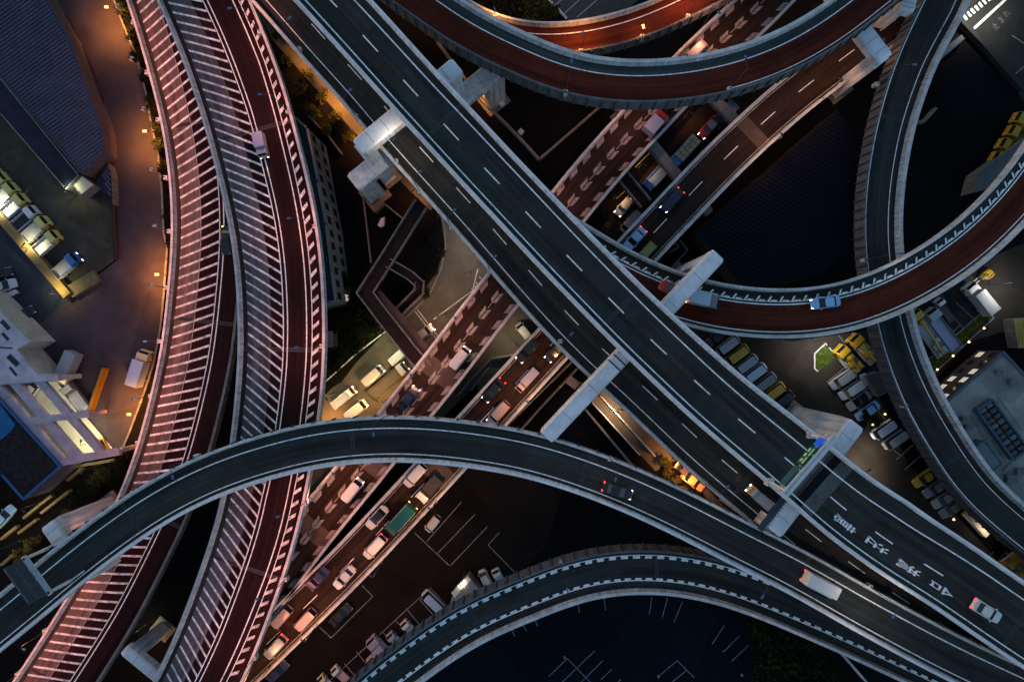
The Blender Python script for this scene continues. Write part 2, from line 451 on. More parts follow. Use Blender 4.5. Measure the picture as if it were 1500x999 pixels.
flat('delivery_lot', [(1000, 480), (1160, 500), (1300, 480), (1400, 400), (1560, 330), (1560, 460), (1420, 500), (1340, 590), (1280, 560), (1330, 680), (1500, 860), (1480, 880), (1180, 660)], 1, mat('delivery_asphalt', (0.024, 0.021, 0.019), 0.9, 0.35, 0.15, fine=0.25, patch=0.2))
flat('night_lot', [(600, 1040), (640, 960), (760, 890), (930, 860), (1080, 900), (1130, 960), (1110, 1060)], 1, LOTB)
flat('corner_street', [(1395, -60), (1560, -60), (1560, 190), (1500, 150), (1440, 60), (1405, 22)], 1, mat('corner_asphalt', (0.028, 0.029, 0.028), 0.9, 0.3, 0.2, fine=0.2))
flat('upper_lot', [(795, -20), (830, 30), (900, 30), (960, -20)], 1, mat('upper_lot_asphalt', (0.06, 0.058, 0.056), 0.9, 0.3, 0.2, fine=0.2))
gm = flat('traffic_island', [(1209, 503), (1193, 518), (1193, 540), (1198, 544), (1226, 523)], 3, GRASS)
tagm = flat('planted_strip', [(1455, 457), (1444, 452), (1350, 535), (1362, 550)], 2, GRASS)
flat('planted_corner', [(480, 470), (520, 430), (560, 480), (500, 560), (475, 575)], 2, SOIL)
flat('flower_bed', [(960, 690), (1000, 668), (1040, 740), (1020, 745)], 2, SOIL)
flat('garden_bed', [(690, -30), (790, -30), (815, 28), (760, 40), (700, 30)], 2, SOIL)
flat('tree_bed', [(1100, 905), (1180, 925), (1260, 1010), (1110, 1040)], 2, SOIL)

def kerb(name, pts, w=0.35, h=0.14, m=CONC_D, z=0.0):
    mb = MB(); P = [W(x, y, z) for x, y in pts]
    for i, (a, b) in enumerate(zip(P[:-1], P[1:])):
        mb.bar(a + Vector((0, 0, h + .003 * (i % 2))), b + Vector((0, 0, h + .003 * (i % 2))), w, h - 0.001)
    return tag(mb.build(name, m), kind='structure')
kerb('kerb', [(x + 1, y) for x, y in A_LEFT], 0.4, 0.5, mat('kerb_brown', (0.045, 0.025, 0.022), 0.9, 0.3, 0.8))
kerb('kerb', [(x - 3, y) for x, y in A_LEFT], 0.3, 0.25, mat('kerb_brown', (0.045, 0.025, 0.022)))
kerb('kerb', A_RIGHT, 0.3, 0.15, CONC_D)
kerb('kerb', [(640, 302), (651, 330), (653, 362), (646, 395), (630, 430), (608, 453), (593, 467), (580, 478)], 0.25, 0.18)
kerb('kerb', [(476, 560), (520, 520), (576, 477)], 0.2, 0.2, CONC)
kerb('kerb', [(690, 572), (722, 530), (750, 520), (765, 522)], 0.25, 0.2)
kerb('kerb', [(1209, 503), (1193, 518), (1193, 540), (1198, 544)], 0.2, 0.15, CONC)
kerb('kerb', [(1209, 503), (1226, 523), (1238, 538), (1250, 552)], 0.2, 0.15, CONC)
kerb('kerb', [(1455, 466), (1444, 452), (1350, 535)], 0.2, 0.15)
kerb('kerb', [(1455, 466), (1362, 552)], 0.2, 0.15)
kerb('kerb', [(795, -10), (830, 28)], 0.4, 0.2, CONC)

def lines(name, segs, w=0.12, m=WHITE, lvl=4):
    mb = MB(); z = 0.004 * lvl
    for (x0, y0, x1, y1) in segs:
        a = W(x0, y0, z); b = W(x1, y1, z); d = (b - a).normalized(); n = Vector((-d.y, d.x, 0)) * w / 2
        mb.poly([a - n, b - n, b + n, a + n])
    return tag(mb.build(name, m), kind='structure')
lines('bay_markings', [(607, 780, 658, 828), (625, 793, 676, 735), (641, 810, 696, 753), (660, 828, 714, 771), (715, 798, 731, 780), (715, 798, 754, 838),
      (530, 857, 546, 873), (546, 873, 485, 934), (468, 918, 485, 934), (630, 860, 654, 886), (613, 876, 638, 904), (595, 891, 617, 917), (578, 907, 597, 926), (560, 925, 575, 940),
      (541, 938, 556, 955), (522, 954, 542, 978), (504, 971, 522, 992), (480, 999, 631, 860)], 0.13, mat('faded_warm_paint', (0.22, 0.21, 0.19), 0.8, 0.4, 1.2, fine=0.3))
lines('bay_markings', [(748, 917, 754, 932), (764, 910, 771, 924), (781, 902, 788, 917), (846, 882, 849, 897), (885, 876, 887, 893), (955, 874, 951, 899), (978, 875, 970, 904), (1000, 881, 987, 911),
      (1061, 916, 1043, 943), (1083, 931, 1059, 955), (1096, 945, 1072, 968), (804, 990, 831, 964), (820, 1002, 871, 953), (831, 964, 868, 1002), (850, 1000, 883, 967), (880, 995, 896, 980), (905, 999, 910, 994),
      (965, 990, 992, 967), (992, 967, 1017, 992), (985, 998, 1005, 982)], 0.13, mat('dim_blue_paint', (0.13, 0.17, 0.24), 0.8, 0.4, 1.2, fine=0.3))
lines('bay_markings', [(1228, 491, 1240, 506), (1226, 523, 1252, 552), (1211, 560, 1238, 538), (1272, 586, 1300, 618), (1300, 652, 1320, 668), (1313, 673, 1338, 651), (1325, 688, 1349, 667), (1340, 702, 1363, 682), (1145, 596, 1158, 585),
      (1400, 443, 1430, 470), (1385, 448, 1413, 484), (1372, 455, 1395, 487), (1395, 487, 1408, 475), (1430, 835, 1455, 808), (1036, 495, 1045, 487), (1453, 832, 1475, 806)], 0.13, mat('grey_paint', (0.17, 0.17, 0.16), 0.8, 0.4, 1.2, fine=0.3))
lines('street_markings', [(611, 453, 641, 492), (608, 456, 638, 495), (635, 468, 692, 426), (692, 426, 700, 394), (694, 425, 712, 404), (702, 406, 712, 412), (697, 414, 706, 420), (690, 424, 700, 417)], 0.16, mat('street_paint', (0.36, 0.35, 0.33), 0.8, 0.4, 1.2, fine=0.3))
lines('stop_line', [(1427, 42, 1475, -2)], 0.45, WHITE)
mb = MB()
for i in range(9):
    cx, cy = 1414 + i * 5.6, 26 - i * 4.6
    a, b = W(cx - 2.6, cy - 3.2, .016), W(cx + 2.6, cy + 3.2, .016); n = Vector((0.66, 0.6, 0)) * 0.24
    mb.poly([a - n, b - n, b + n, a + n])
tag(mb.build('crosswalk', WHITE), kind='structure')
lines('upper_bay_markings', [(812, 9, 823, 0), (825, 22, 848, 1), (845, 26, 875, 0), (811, 8, 815, 12)], 0.13, mat('grey_paint2', (0.4, 0.4, 0.39), 0.8, 0.3, 1.2))
lines('street_markings', [(945, 273, 970, 251), (916, 321, 928, 309), (1482, 52, 1500, 64), (1488, 108, 1500, 98), (1004, 250, 1030, 220)], 0.13, WHITE_D)
lines('street_markings', [(903, 291, 925, 272), (930, 246, 960, 216), (1045, 150, 1075, 120)], 0.12, mat('yellow_paint', (0.5, 0.3, 0.04), 0.8, 0.3, 1.2))

# ------------------------------------------------------------------ viaducts
def viaduct(name, r, label, cat='elevated road'):
    p = r.at(r.len / 2, 0); return empty(name, (p.x, p.y, 0), label, cat)
def ty(tab): f = interp(tab); return lambda p: f(p[1])
def tx(tab): f = interp(tab); return lambda p: f(p[0])
def plus(f, d): return lambda p: f(p) + d

# B: hatched expressway on the left
zB = 8.5; kB = (CAMH - zB) / FPX
rB = Road([(165, -60), (187, 0), (196, 27), (208, 68), (220, 109), (231, 150), (240, 191), (247, 238), (252, 289), (253, 335), (252, 374), (247, 422), (240, 493), (233, 534), (221, 582), (208, 636), (193, 680), (180, 717), (145, 788), (109, 860), (83, 901), (51, 952), (20, 998), (-20, 1060)], zB, 1.0)
vB = viaduct('viaduct', rB, 'pink-lit viaduct at the left with a wide hatched band beside one dark lane')
deck(rB, 'girder', -0.1, 11.35, STEELG, vB)
rB.ribbon('road_surface', 0.15, 11.15, 0.0, MAROON, vB)
rB.ribbon('paved_band', 0.95, 4.15, 0.004, TAN, vB)
rB.ribbon('gutter', 0.2, 0.9, 0.005, ASPH_O, vB)
rB.bars('hatching', 0.95, 7.15, 1.62, 0.37, -0.46, HATCH, vB)
rB.ribbon('edge_line', 7.2, 7.34, 0.016, WHITE, vB)
rB.ribbon('edge_line', 7.85, 8.03, 0.008, WHITE, vB)
rB.ribbon('band_line', 4.15, 4.25, 0.016, WHITE_D, vB)
parapet(rB, 'parapet', 0.0, CONC, vB, side=-1, w=0.42, rail=False)
parapet(rB, 'parapet', 11.25, CONC_D, vB, side=1, w=0.5)

# C: second hatched expressway
zC = 12.5; kC = (CAMH - zC) / FPX
rC = Road([(205, -60), (232, 0), (247, 34), (262, 68), (276, 106), (288, 143), (300, 177), (308, 211), (317, 245), (327, 283), (337, 330), (345, 381), (349, 432), (351, 500), (349, 551), (344, 602), (340, 643), (327, 724), (317, 768), (300, 819), (279, 877), (255, 938), (226, 998), (195, 1060)], zC, 1.0)
cH = ty([(0, 56 * kC), (180, 62 * kC), (330, 63 * kC), (534, 61 * kC), (640, 58 * kC), (720, 54 * kC), (900, 53 * kC), (999, 51 * kC)])
cL = ty([(0, 95 * kC), (126, 100 * kC), (330, 97 * kC), (520, 95 * kC), (619, 93 * kC), (700, 90.5 * kC), (812, 89 * kC), (897, 87 * kC), (999, 84 * kC)])
cR = ty([(0, 119 * kC), (163, 123 * kC), (330, 123 * kC), (568, 122 * kC), (690, 117 * kC), (751, 115 * kC), (1000, 114 * kC)])
vC = viaduct('viaduct', rC, 'lavender and pink hatched viaduct with a red-brown lane, passing over the left one')
deck(rC, 'girder', -0.1, plus(cR, 0.1), STEELG, vC)
rC.ribbon('road_surface', 0.15, plus(cR, -0.1), 0.0, MAROON, vC)
rC.ribbon('paved_band', 0.95, lambda p: 0.95 + (cH(p) - 0.95) * 0.66, 0.004, GREYP, vC)
rC.ribbon('gutter', 0.2, 0.9, 0.005, ASPH_O, vC)
rC.bars('hatching', 1.0, plus(cH, -0.1), 1.62, 0.38, 0.72, HATCH, vC)
rC.ribbon('edge_line', plus(cH, -0.1), plus(cH, 0.06), 0.016, WHITE, vC)
rC.ribbon('edge_line', plus(cH, 0.55), plus(cH, 0.72), 0.008, WHITE, vC)
rC.ribbon('edge_line', plus(cL, -0.09), plus(cL, 0.09), 0.008, WHITE, vC)
rC.ribbon('edge_line', plus(cL, 0.8), plus(cL, 0.93), 0.008, WHITE, vC)
rC.bars('hatching', plus(cL, 0.95), lambda p: cL(p) + min(1.95, (cR(p) - cL(p)) * 0.68), 1.85, 0.58, -0.8, HATCH, vC)
parapet(rC, 'parapet', 0.0, CONC, vC, side=-1, w=0.42)
parapet(rC, 'parapet', cR, CONC, vC, side=1, w=0.5)

# D2: upper carriageway of the diagonal main line
zD = 22.0; kD = (CAMH - zD) / FPX
rD = Road([(380, -58), (435, 0), (472, 41), (510, 82), (547, 124), (581, 162), (601, 184), (636, 221), (676, 266), (710, 301), (744, 338), (784, 381), (835, 434), (876, 476), (920, 521), (958, 556), (1002, 599), (1046, 638), (1087, 672), (1124, 703), (1144, 720), (1171, 744), (1212, 782), (1263, 819), (1311, 853), (1359, 880), (1406, 913), (1457, 948), (1500, 977), (1570, 1022)], zD, 1.0)
dL = tx([(435, 62 * kD), (676, 67 * kD), (1046, 70 * kD), (1171, 73 * kD), (1263, 79 * kD), (1406, 82 * kD)])
dR = tx([(435, 78 * kD), (700, 80.5 * kD), (876, 84 * kD), (1046, 91 * kD), (1171, 98 * kD), (1263, 105 * kD), (1400, 102 * kD)])
dM = tx([(435, 37 * kD), (835, 39.5 * kD), (1212, 44 * kD), (1406, 45 * kD)])
vD = viaduct('viaduct', rD, 'broad two-lane viaduct crossing the picture diagonally, highest of all, with white lane dashes')
deck(rD, 'girder', -0.2, plus(dR, 0.15), STEELG, vD, depth=2.0, inset=1.3)
rD.ribbon('road_surface', 0.15, plus(dR, -0.1), 0.0, ASPH, vD)
rD.ribbon('edge_line', 0.88, 1.08, 0.008, WHITE, vD)
rD.ribbon('edge_line', plus(dL, -0.1), plus(dL, 0.1), 0.008, WHITE, vD)
s_ref = rD.near(825, 402)
ph = (s_ref - 1.6) % 8.62
rD.dashes('lane_marking', dM, 3.2, 5.42, 0.19, WHITE, vD, phase=ph)
parapet(rD, 'median_parapet', 0.0, CONC_P, vD, side=-1, w=0.42, out=0.1)
parapet(rD, 'parapet', dR, CONC_P, vD, side=1, w=0.44)
a = rD.near(1152, 727)
for x0, x1, m_ in ((0, 1.5, PATCH), (1.5, 2.9, mat('black_deck_patch', (0.006, 0.007, 0.009), 0.8, 0.2, 0.3)), (2.9, 5.0, PATCH)):
    rD.ribbon('pavement_patch', 0.5, plus(dR, -0.4), 0.004, m_, vD, s0=a + x0, s1=a + x1)

# D1: lower carriageway beside it
zE = 14.5; kE = (CAMH - zE) / FPX
rE = Road([(338, -55), (390, 0), (431, 48), (472, 94), (520, 146), (552, 186), (574, 211), (629, 272), (688, 337), (740, 398), (791, 456), (842, 510), (880, 546), (931, 592), (1012, 670), (1108, 751), (1200, 825), (1330, 915), (1450, 990), (1540, 1045)], zE, 0.0)
vE = viaduct('viaduct', rE, 'narrower two-lane viaduct running along the lower left side of the broad diagonal one')
deck(rE, 'girder', -1.75, 5.5, STEELG, vE, depth=1.8)
rE.ribbon('road_surface', -1.45, 5.3, 0.0, ASPH_O, vE)
rE.ribbon('edge_line', -0.08, 0.08, 0.008, WHITE, vE)
rE.ribbon('edge_line', 5.1, 5.22, 0.008, WHITE, vE)
rE.dashes('lane_marking', 2.85, 3.2, 5.25, 0.17, WHITE, vE, phase=(rE.near(464, 44) - 1.6) % 8.45)
parapet(rE, 'parapet', -1.6, CONC, vE, side=-1, w=0.5)
parapet(rE, 'parapet', 5.5, CONC, vE, side=1, w=0.3)

# E ramp across the top
zT = 17.0; kT = (CAMH - zT) / FPX
rT = Road([(590, -60), (673, 0), (710, 24), (770, 51), (825, 76), (876, 88), (927, 92), (985, 89.5), (1046, 80), (1100, 65), (1151, 44), (1195, 18), (1222, 0), (1290, -55)], zT, 1.0)
vT = viaduct('ramp', rT, 'curved red-brown ramp sweeping across the top right with a grey shoulder', 'elevated road')
deck(rT, 'girder', -6.1, 0.25, STEELG, vT, depth=2.2, inset=0.6)
rT.ribbon('road_surface', -5.9, -0.1, 0.0, RED, vT)
rT.ribbon('shoulder', -1.6, -0.15, 0.004, SHOULD, vT)
rT.ribbon('edge_line', -1.83, -1.67, 0.008, WHITE, vT)
rT.ribbon('edge_line', -5.42, -5.28, 0.008, WHITE, vT, s0=rT.near(1060, 90))
parapet(rT, 'parapet', 0.05, CONC, vT, side=1, w=0.62)
parapet(rT, 'parapet', -5.95, STEELG, vT, side=-1, w=0.3, drop=1.9, ribs=1.75, out=0.15, rail=True)

# F small orange lit ramp beneath it
zF = 9.5; kF = (CAMH - zF) / FPX
rF = Road([(640, -30), (700, 12), (740, 29), (784, 36), (842, 34), (900, 22), (944, 8), (1000, -18), (1060, -50)], zF, 1.0)
vF = viaduct('ramp', rF, 'orange-lit curved ramp at the top passing beneath the larger red-brown one', 'elevated road')
deck(rF, 'girder', -4.95, 0.2, STEELG, vF, depth=1.9, inset=0.6)
rF.ribbon('road_surface', -4.7, -0.1, 0.0, RED, vF)
rF.ribbon('edge_line', -1.42, -1.26, 0.008, WHITE, vF)
parapet(rF, 'parapet', 0.05, CONC, vF, side=1, w=0.4)
parapet(rF, 'parapet', -4.8, STEELG, vF, side=-1, w=0.3, drop=1.2, ribs=1.75, out=0.1, rail=True)

# G ramp at the right, running top to bottom
zG = 9.0; kG = (CAMH - zG) / FPX
rG = Road([(1380, -60), (1357, 0), (1338, 34), (1318, 78), (1301, 126), (1286, 180), (1274, 242), (1268.5, 289), (1267, 340), (1269, 380), (1276, 425), (1286, 476), (1294, 510), (1308, 548), (1325, 592), (1349, 636), (1365, 659), (1389, 700), (1427, 744), (1468, 778), (1500, 805), (1560, 850)], zG, 0.0)
gW = ty([(0, 4.6), (80, 4.1), (180, 3.75), (340, 3.65), (500, 3.75), (600, 4.0), (700, 4.0), (800, 3.7)])
vG = viaduct('ramp', rG, 'single-lane dark ramp running down the right side beneath the red-brown curve', 'elevated road')
deck(rG, 'girder', -0.85, plus(gW, 1.75), STEELG, vG, depth=2.0, inset=0.5)
rG.ribbon('road_surface', -0.7, plus(gW, 1.5), 0.0, ASPH, vG)
rG.ribbon('edge_line', -0.08, 0.08, 0.008, WHITE, vG)
rG.ribbon('edge_line', plus(gW, -0.07), plus(gW, 0.07), 0.008, WHITE, vG)
parapet(rG, 'parapet', -0.75, STEELG, vG, side=-1, w=0.26, drop=1.8, ribs=1.5, out=0.15, h=1.25)
parapet(rG, 'parapet', plus(gW, 1.45), CONC, vG, side=1, w=0.75)

# H red-brown curve at the right
zH = 14.0; kH = (CAMH - zH) / FPX
rH = Road([(886, 347), (910, 362), (958, 386), (1005, 404), (1036, 413), (1080, 421.5), (1140, 426), (1202, 423), (1253, 411), (1304, 391), (1352, 364), (1398, 333), (1434, 300), (1471, 262), (1500, 222), (1545, 150)], zH, 1.0)
vH = viaduct('ramp', rH, 'curved red-brown ramp emerging under the broad diagonal viaduct towards the right edge', 'elevated road')
deck(rH, 'girder', -7.45, 0.2, STEELG, vH, depth=2.0, inset=0.8)
rH.ribbon('road_surface', -7.2, -0.1, 0.0, RED, vH)
rH.ribbon('shoulder', -2.2, -0.15, 0.004, ASPH, vH)
rH.ribbon('shoulder', -7.15, -6.55, 0.004, SHOULD, vH)
rH.ribbon('edge_line', -1.83, -1.71, 0.008, WHITE, vH)
rH.ribbon('edge_line', -2.3, -2.12, 0.008, WHITE, vH)
rH.ribbon('edge_line', -6.55, -6.39, 0.008, WHITE, vH)
rH.bars('tick_marking', -1.7, -0.95, 1.78, 0.30, 0.55, WHITE, vH)
rH.dashes('tick_marking', -1.62, 0.85, 0.93, 0.24, WHITE, vH, phase=0.4, dz=0.012)
parapet(rH, 'parapet', 0.0, CONC, vH, side=1, w=0.42)
parapet(rH, 'parapet', -7.25, CONC, vH, side=-1, w=0.45, drop=0.8)

# J the big arc
zJ = 18.0; kJ = (CAMH - zJ) / FPX
rJ = Road([(-70, 950), (0, 893), (34, 866), (85, 822), (143, 777), (204, 734), (266, 699), (323, 674), (368, 659), (438, 640), (506, 629.5), (574, 626), (642, 629), (710, 637.5), (770, 647.5), (811, 659), (852, 672), (903, 691), (961, 716), (1029, 749), (1080, 776), (1151, 811), (1202, 838), (1240, 861), (1291, 889), (1352, 922), (1406, 950), (1500, 994), (1580, 1030)], zJ, 0.0)
vJ = viaduct('viaduct', rJ, 'dark curved flyover arching across the lower half over the hatched viaducts')
deck(rJ, 'girder', -4.95, 1.75, STEELG, vJ, depth=2.0, inset=0.8)
rJ.ribbon('road_surface', -4.7, 1.55, 0.0, ASPH, vJ)
rJ.ribbon('edge_line', -0.09, 0.09, 0.008, WHITE, vJ)
rJ.ribbon('edge_line', -3.92, -3.76, 0.008, WHITE, vJ)
parapet(rJ, 'parapet', 1.62, CONC, vJ, side=1, w=0.4, drop=0.9, ribs=3.0)
parapet(rJ, 'parapet', -4.72, CONC_P, vJ, side=-1, w=0.46)

# K lower arc
zK = 11.0; kK = (CAMH - zK) / FPX
rK = Road([(470, 1050), (523, 994), (574, 955), (625, 917), (676, 886), (727, 862), (770, 846), (816, 826), (866, 813), (905, 807.5), (944, 806), (995, 809), (1046, 818), (1097, 833), (1150, 853), (1210, 879), (1270, 905), (1340, 938), (1420, 975), (1520, 1020)], zK, 1.0)
vK = viaduct('ramp', rK, 'curved ramp along the bottom with blocky white edge marks, below the big flyover', 'elevated road')
deck(rK, 'girder', -6.85, 0.2, STEELG, vK, depth=2.0, inset=0.7)
rK.ribbon('road_surface', -6.6, -0.1, 0.0, ASPH, vK)
rK.ribbon('edge_line', -0.95, -0.82, 0.008, WHITE, vK)
rK.dashes('block_marking', -1.17, 1.15, 0.83, 0.5, WHITE, vK, dz=0.012)
rK.ribbon('edge_line', -5.0, -4.86, 0.008, WHITE, vK)
rK.dashes('block_marking', -4.68, 1.15, 0.73, 0.34, WHITE, vK, dz=0.012)
parapet(rK, 'parapet', 0.0, STEELG, vK, side=1, w=0.3, drop=1.9, ribs=1.9, out=0.2, rail=True)
parapet(rK, 'parapet', -6.55, CONC, vK, side=-1, w=0.58)

# I1 and I2: the lit expressway carriageways
zI = 5.5; kI = (CAMH - zI) / FPX
r1 = Road([(1135, -60), (1077, 0), (1029, 43), (982, 89), (924, 151), (873, 205), (815, 274), (765, 338), (715, 401), (668, 461), (622, 522), (554, 606), (496, 680), (455, 728), (421, 772), (370, 840)], zI, 0.9)
v1 = viaduct('expressway', r1, 'low expressway carriageway with pink chevron marks running up to the top right', 'elevated road')
deck(r1, 'girder', -0.15, 7.2, STEELG, v1, depth=1.5)
r1.ribbon('road_surface', 0.1, 7.0, 0.0, ASPH_I, v1)
parapet(r1, 'parapet', 0.0, CONC, v1, side=-1, w=0.5)
parapet(r1, 'parapet', 7.1, CONC, v1, side=1, w=0.45)
mb = MB(); d = 1.0; i = 0
def para(r, d, a, b, ln, sh):
    q = [r.at(d, a, .012), r.at(d + ln, a, .012), r.at(d + ln + sh, b, .012), r.at(d + sh, b, .012)]
    n = (q[1] - q[0]).cross(q[2] - q[0]); return q if n.z > 0 else q[::-1]
while d < r1.len - 4:
    mb.poly(para(r1, d, 0.42, 1.05, 1.9, 0.55))
    mb.poly(para(r1, d + .3, 6.65, 6.02, 1.9, 0.55))
    mb.poly(para(r1, d + .1, 2.86, 3.36, 1.9, 0.55))
    mb.poly(para(r1, d + .1, 4.04, 3.54, 1.9, 0.55))
    if i % 2 == 0: mb.poly(para(r1, d + 2.1, 3.38, 3.52, 1.6, 0.0))
    d += 3.45; i += 1
mb.build('chevron_marking', CHEV, v1)
r2 = Road([(1400, -70), (1330, -20), (1260, 30), (1200, 75), (1140, 121), (1080, 175), (1029, 224), (978, 278), (920, 339), (860, 405), (800, 471), (740, 536), (690, 591), (637, 648), (581, 709), (538, 755), (489, 807), (411, 884), (330, 962), (270, 1020)], zI, 0.9)
v2 = viaduct('expressway', r2, 'low expressway carriageway full of slow cars between orange-lit walls', 'elevated road')
deck(r2, 'girder', -0.15, 6.75, STEELG, v2, depth=1.5)
r2.ribbon('road_surface', 0.1, 6.55, 0.0, ASPH_I, v2)
r2.ribbon('edge_line', 0.55, 0.68, 0.008, WHITE_D, v2)
r2.ribbon('edge_line', 5.95, 6.08, 0.008, WHITE_D, v2)
r2.dashes('lane_marking', 3.3, 3.3, 5.3, 0.14, WHITE, v2, phase=(r2.near(1075, 232) - 1.6) % 8.6)
parapet(r2, 'parapet', 0.0, CONC, v2, side=-1, w=0.5)
parapet(r2, 'parapet', 6.65, CONC, v2, side=1, w=0.5)
PB = mat('brown_deck_joint', (0.085, 0.06, 0.05), 0.85, 0.3, 0.5)
for r, v, a, b, spots in ((r1, v1, 0.3, 6.8, ((650, 550, 3.2), (455, 770, 3.2), (530, 665, 3.0))), (r2, v2, 0.3, 6.3, ((1103, 200, 2.4), (645, 690, 3.5)))):
    for (x, y, w) in spots:
        d = r.near(x, y); r.ribbon('pavement_patch', a, b, 0.004, PB, v, s0=d - w / 2, s1=d + w / 2)

# expansion joints across the decks
JOINT = mat('joint_steel', (0.012, 0.012, 0.013), 0.6, 0.2, 1)
JOINT2 = mat('joint_grout', (0.045, 0.046, 0.048), 0.8, 0.3, 1)
for r, v, a_, b_, step in ((rB, vB, 0.3, 10.9, 31), (rC, vC, 0.3, plus(cR, -0.35), 33), (rD, vD, 0.3, plus(dR, -0.35), 37), (rE, vE, -1.3, 5.2, 29), (rG, vG, -0.6, plus(gW, 1.0), 30), (rJ, vJ, -4.4, 1.3, 36), (rK, vK, -6.2, -0.3, 32)):
    s_ = 9.0
    while s_ < r.len - 2:
        r.ribbon('expansion_joint', a_, b_, 0.0065, JOINT2, v, s0=s_, s1=s_ + 0.6)
        r.ribbon('joint_seal', a_, b_, 0.0075, JOINT, v, s0=s_ + 0.25, s1=s_ + 0.35)
        s_ += step
# tyre-dark repairs and drain grates by the parapets
rr_ = random.Random(3)
for r, v, a_, b_, m_, n_ in ((rD, vD, 1.2, 6.2, mat('deck_repair', (0.027, 0.0305, 0.0315), 0.85, 0.2, 0.4, fine=.2), 9), (rE, vE, 0.2, 5.0, mat('deck_repair_old', (0.026, 0.025, 0.0235), 0.85, 0.2, 0.4, fine=.2), 6), (rJ, vJ, -3.6, -0.2, mat('deck_repair', (0.024, 0.027, 0.028)), 6), (rG, vG, 0.3, 3.4, mat('deck_repair', (0.024, 0.027, 0.028)), 4), (rK, vK, -4.7, -1.6, mat('deck_repair', (0.024, 0.027, 0.028)), 4)):
    for i in range(n_):
        s_ = rr_.uniform(5, r.len - 14); w_ = (b_ - a_) * rr_.choice((.35, .5)); o_ = rr_.choice((a_, b_ - w_))
        r.ribbon('repair_patch', o_, o_ + w_, 0.0012 + i * 0.0002, m_, v, s0=s_, s1=s_ + rr_.uniform(3, 9))
GRATE = mat('drain_grate', (0.008, 0.008, 0.008), 0.6, 0.1, 1)
for r, v, o_, step in ((rJ, vJ, -4.25, 6.3), (rK, vK, -6.0, 8.1), (rH, vH, -6.9, 9.0), (rD, vD, 0.5, 11.0), (rE, vE, -1.0, 9.0), (rG, vG, 4.6, 9.0)):
    s_ = 4.0
    while s_ < r.len - 2:
        r.ribbon('drain_grate', o_ - .13, o_ + .13, 0.009, GRATE, v, s0=s_, s1=s_ + 0.5); s_ += step
# ------------------------------------------------------------------ piers
def pier(label, a, b, z, w, depth, cols, m=CONC_P, cat='bridge pier', group=None, m2=None):
    """crossbeam from pixel a to pixel b with its top at height z; cols = (fraction, along, across)"""
    A = W(*a, z); B = W(*b, z); c = (A + B) / 2
    root = empty('bridge_pier', (c.x, c.y, 0), label, cat, group)
    d = (B - A).normalized(); n = Vector((-d.y, d.x, 0)); ch = 0.25
    mb = MB()
    prof = [(-w / 2 + ch, 0), (w / 2 - ch, 0), (w / 2, -ch), (w / 2, -depth), (-w / 2, -depth), (-w / 2, -ch)]
    v = []
    for P, e in ((A, 0), (A + d * 0.5, 1), (B - d * 0.5, 1), (B, 0)):
        for (o, q) in prof:
            v.append(P + n * (o if e else o * 0.86) + Vector((0, 0, q if e else q * 0.93 - 0.12)))
    k = 6; f = []
    for i in range(3):
        for j in range(k):
            f.append((i * k + j, (i + 1) * k + j, (i + 1) * k + (j + 1) % k, i * k + (j + 1) % k))
    f.append(tuple(range(k))); f.append(tuple(range(3 * k, 4 * k))[::-1])
    mb.add(v, f); mb.build('crossbeam', m, root)
    for t in (0.12, 0.27, 0.73, 0.88):
        p = A.lerp(B, t); MB().bar(p - n * (w / 2 - ch) + Vector((0, 0, .004)), p + n * (w / 2 - ch) + Vector((0, 0, .004)), 0.07, 0.003).build('form_seam', STEELG, root)
    for (t, al, ac) in cols:
        p = A.lerp(B, t); q = MB()
        bt = [p + d * sx * al / 2 + n * sy * ac / 2 for sx, sy in ((-1, -1), (1, -1), (1, 1), (-1, 1))]
        q.prism([Vector((x.x, x.y, 0)) for x in bt], [Vector((x.x, x.y, z - depth + 0.02)) for x in bt])
        q.build('column', m2 or m, root)
        q = MB(); bt = [p + d * sx * (al / 2 + .7) + n * sy * (ac / 2 + .7) for sx, sy in ((-1, -1), (1, -1), (1, 1), (-1, 1))]
        q.prism([Vector((x.x, x.y, 0)) for x in bt], [Vector((x.x, x.y, 0.35)) for x in bt]); q.build('footing', CONC_D, root)
    return root
p = pier('white portal pier whose lit upper beam crosses the narrower carriageway near the top left', (524, 216), (670, 95), 19.98, 2.75, 2.0, ((0.045, 2.4, 2.4), (0.93, 2.2, 2.3)))
pier('grey lower pier between ramp and main line, its column lit orange on one side', (516, 268), (729, 98), 12.6, 3.2, 1.6, ((0.05, 3.0, 2.6), (0.955, 3.2, 2.8)), CONC, m2=CONC)
p = pier('long blue-grey portal beam across both carriageways, reaching from the flyover to the red-brown curve', (800, 641), (1053, 373), 19.98, 2.5, 2.0, ((0.6, 2.6, 2.2), (0.955, 2.4, 2.2)))
for t in (0.395, 0.425, 0.47):
    A = W(800, 641, 19.98); B = W(1053, 373, 19.98); q = A.lerp(B, t); d = (B - A).normalized(); n = Vector((-d.y, d.x, 0))
    MB().bar(q - n * 1.2 + Vector((0, 0, .06)), q + n * 1.2 + Vector((0, 0, .06)), 0.22, 0.058).build('dark_band', SIGNBK, p)  # thin dark bands laid across the beam top
p = pier('pale pier with a tall broad column beside the delivery car park and the sign gantry', (1134, 780), (1256, 621), 19.98, 2.8, 2.0, ((0.03, 2.0, 2.2), (0.845, 6.3, 2.7)))
A = W(1134, 780, 19.98); B = W(1256, 621, 19.98); d = (B - A).normalized(); n = Vector((-d.y, d.x, 0))
q = MB(); c = A.lerp(B, 0.10) + n * 1.9
q.bar(c - d * 3.0, c + d * 3.6, 0.9, 0.2)
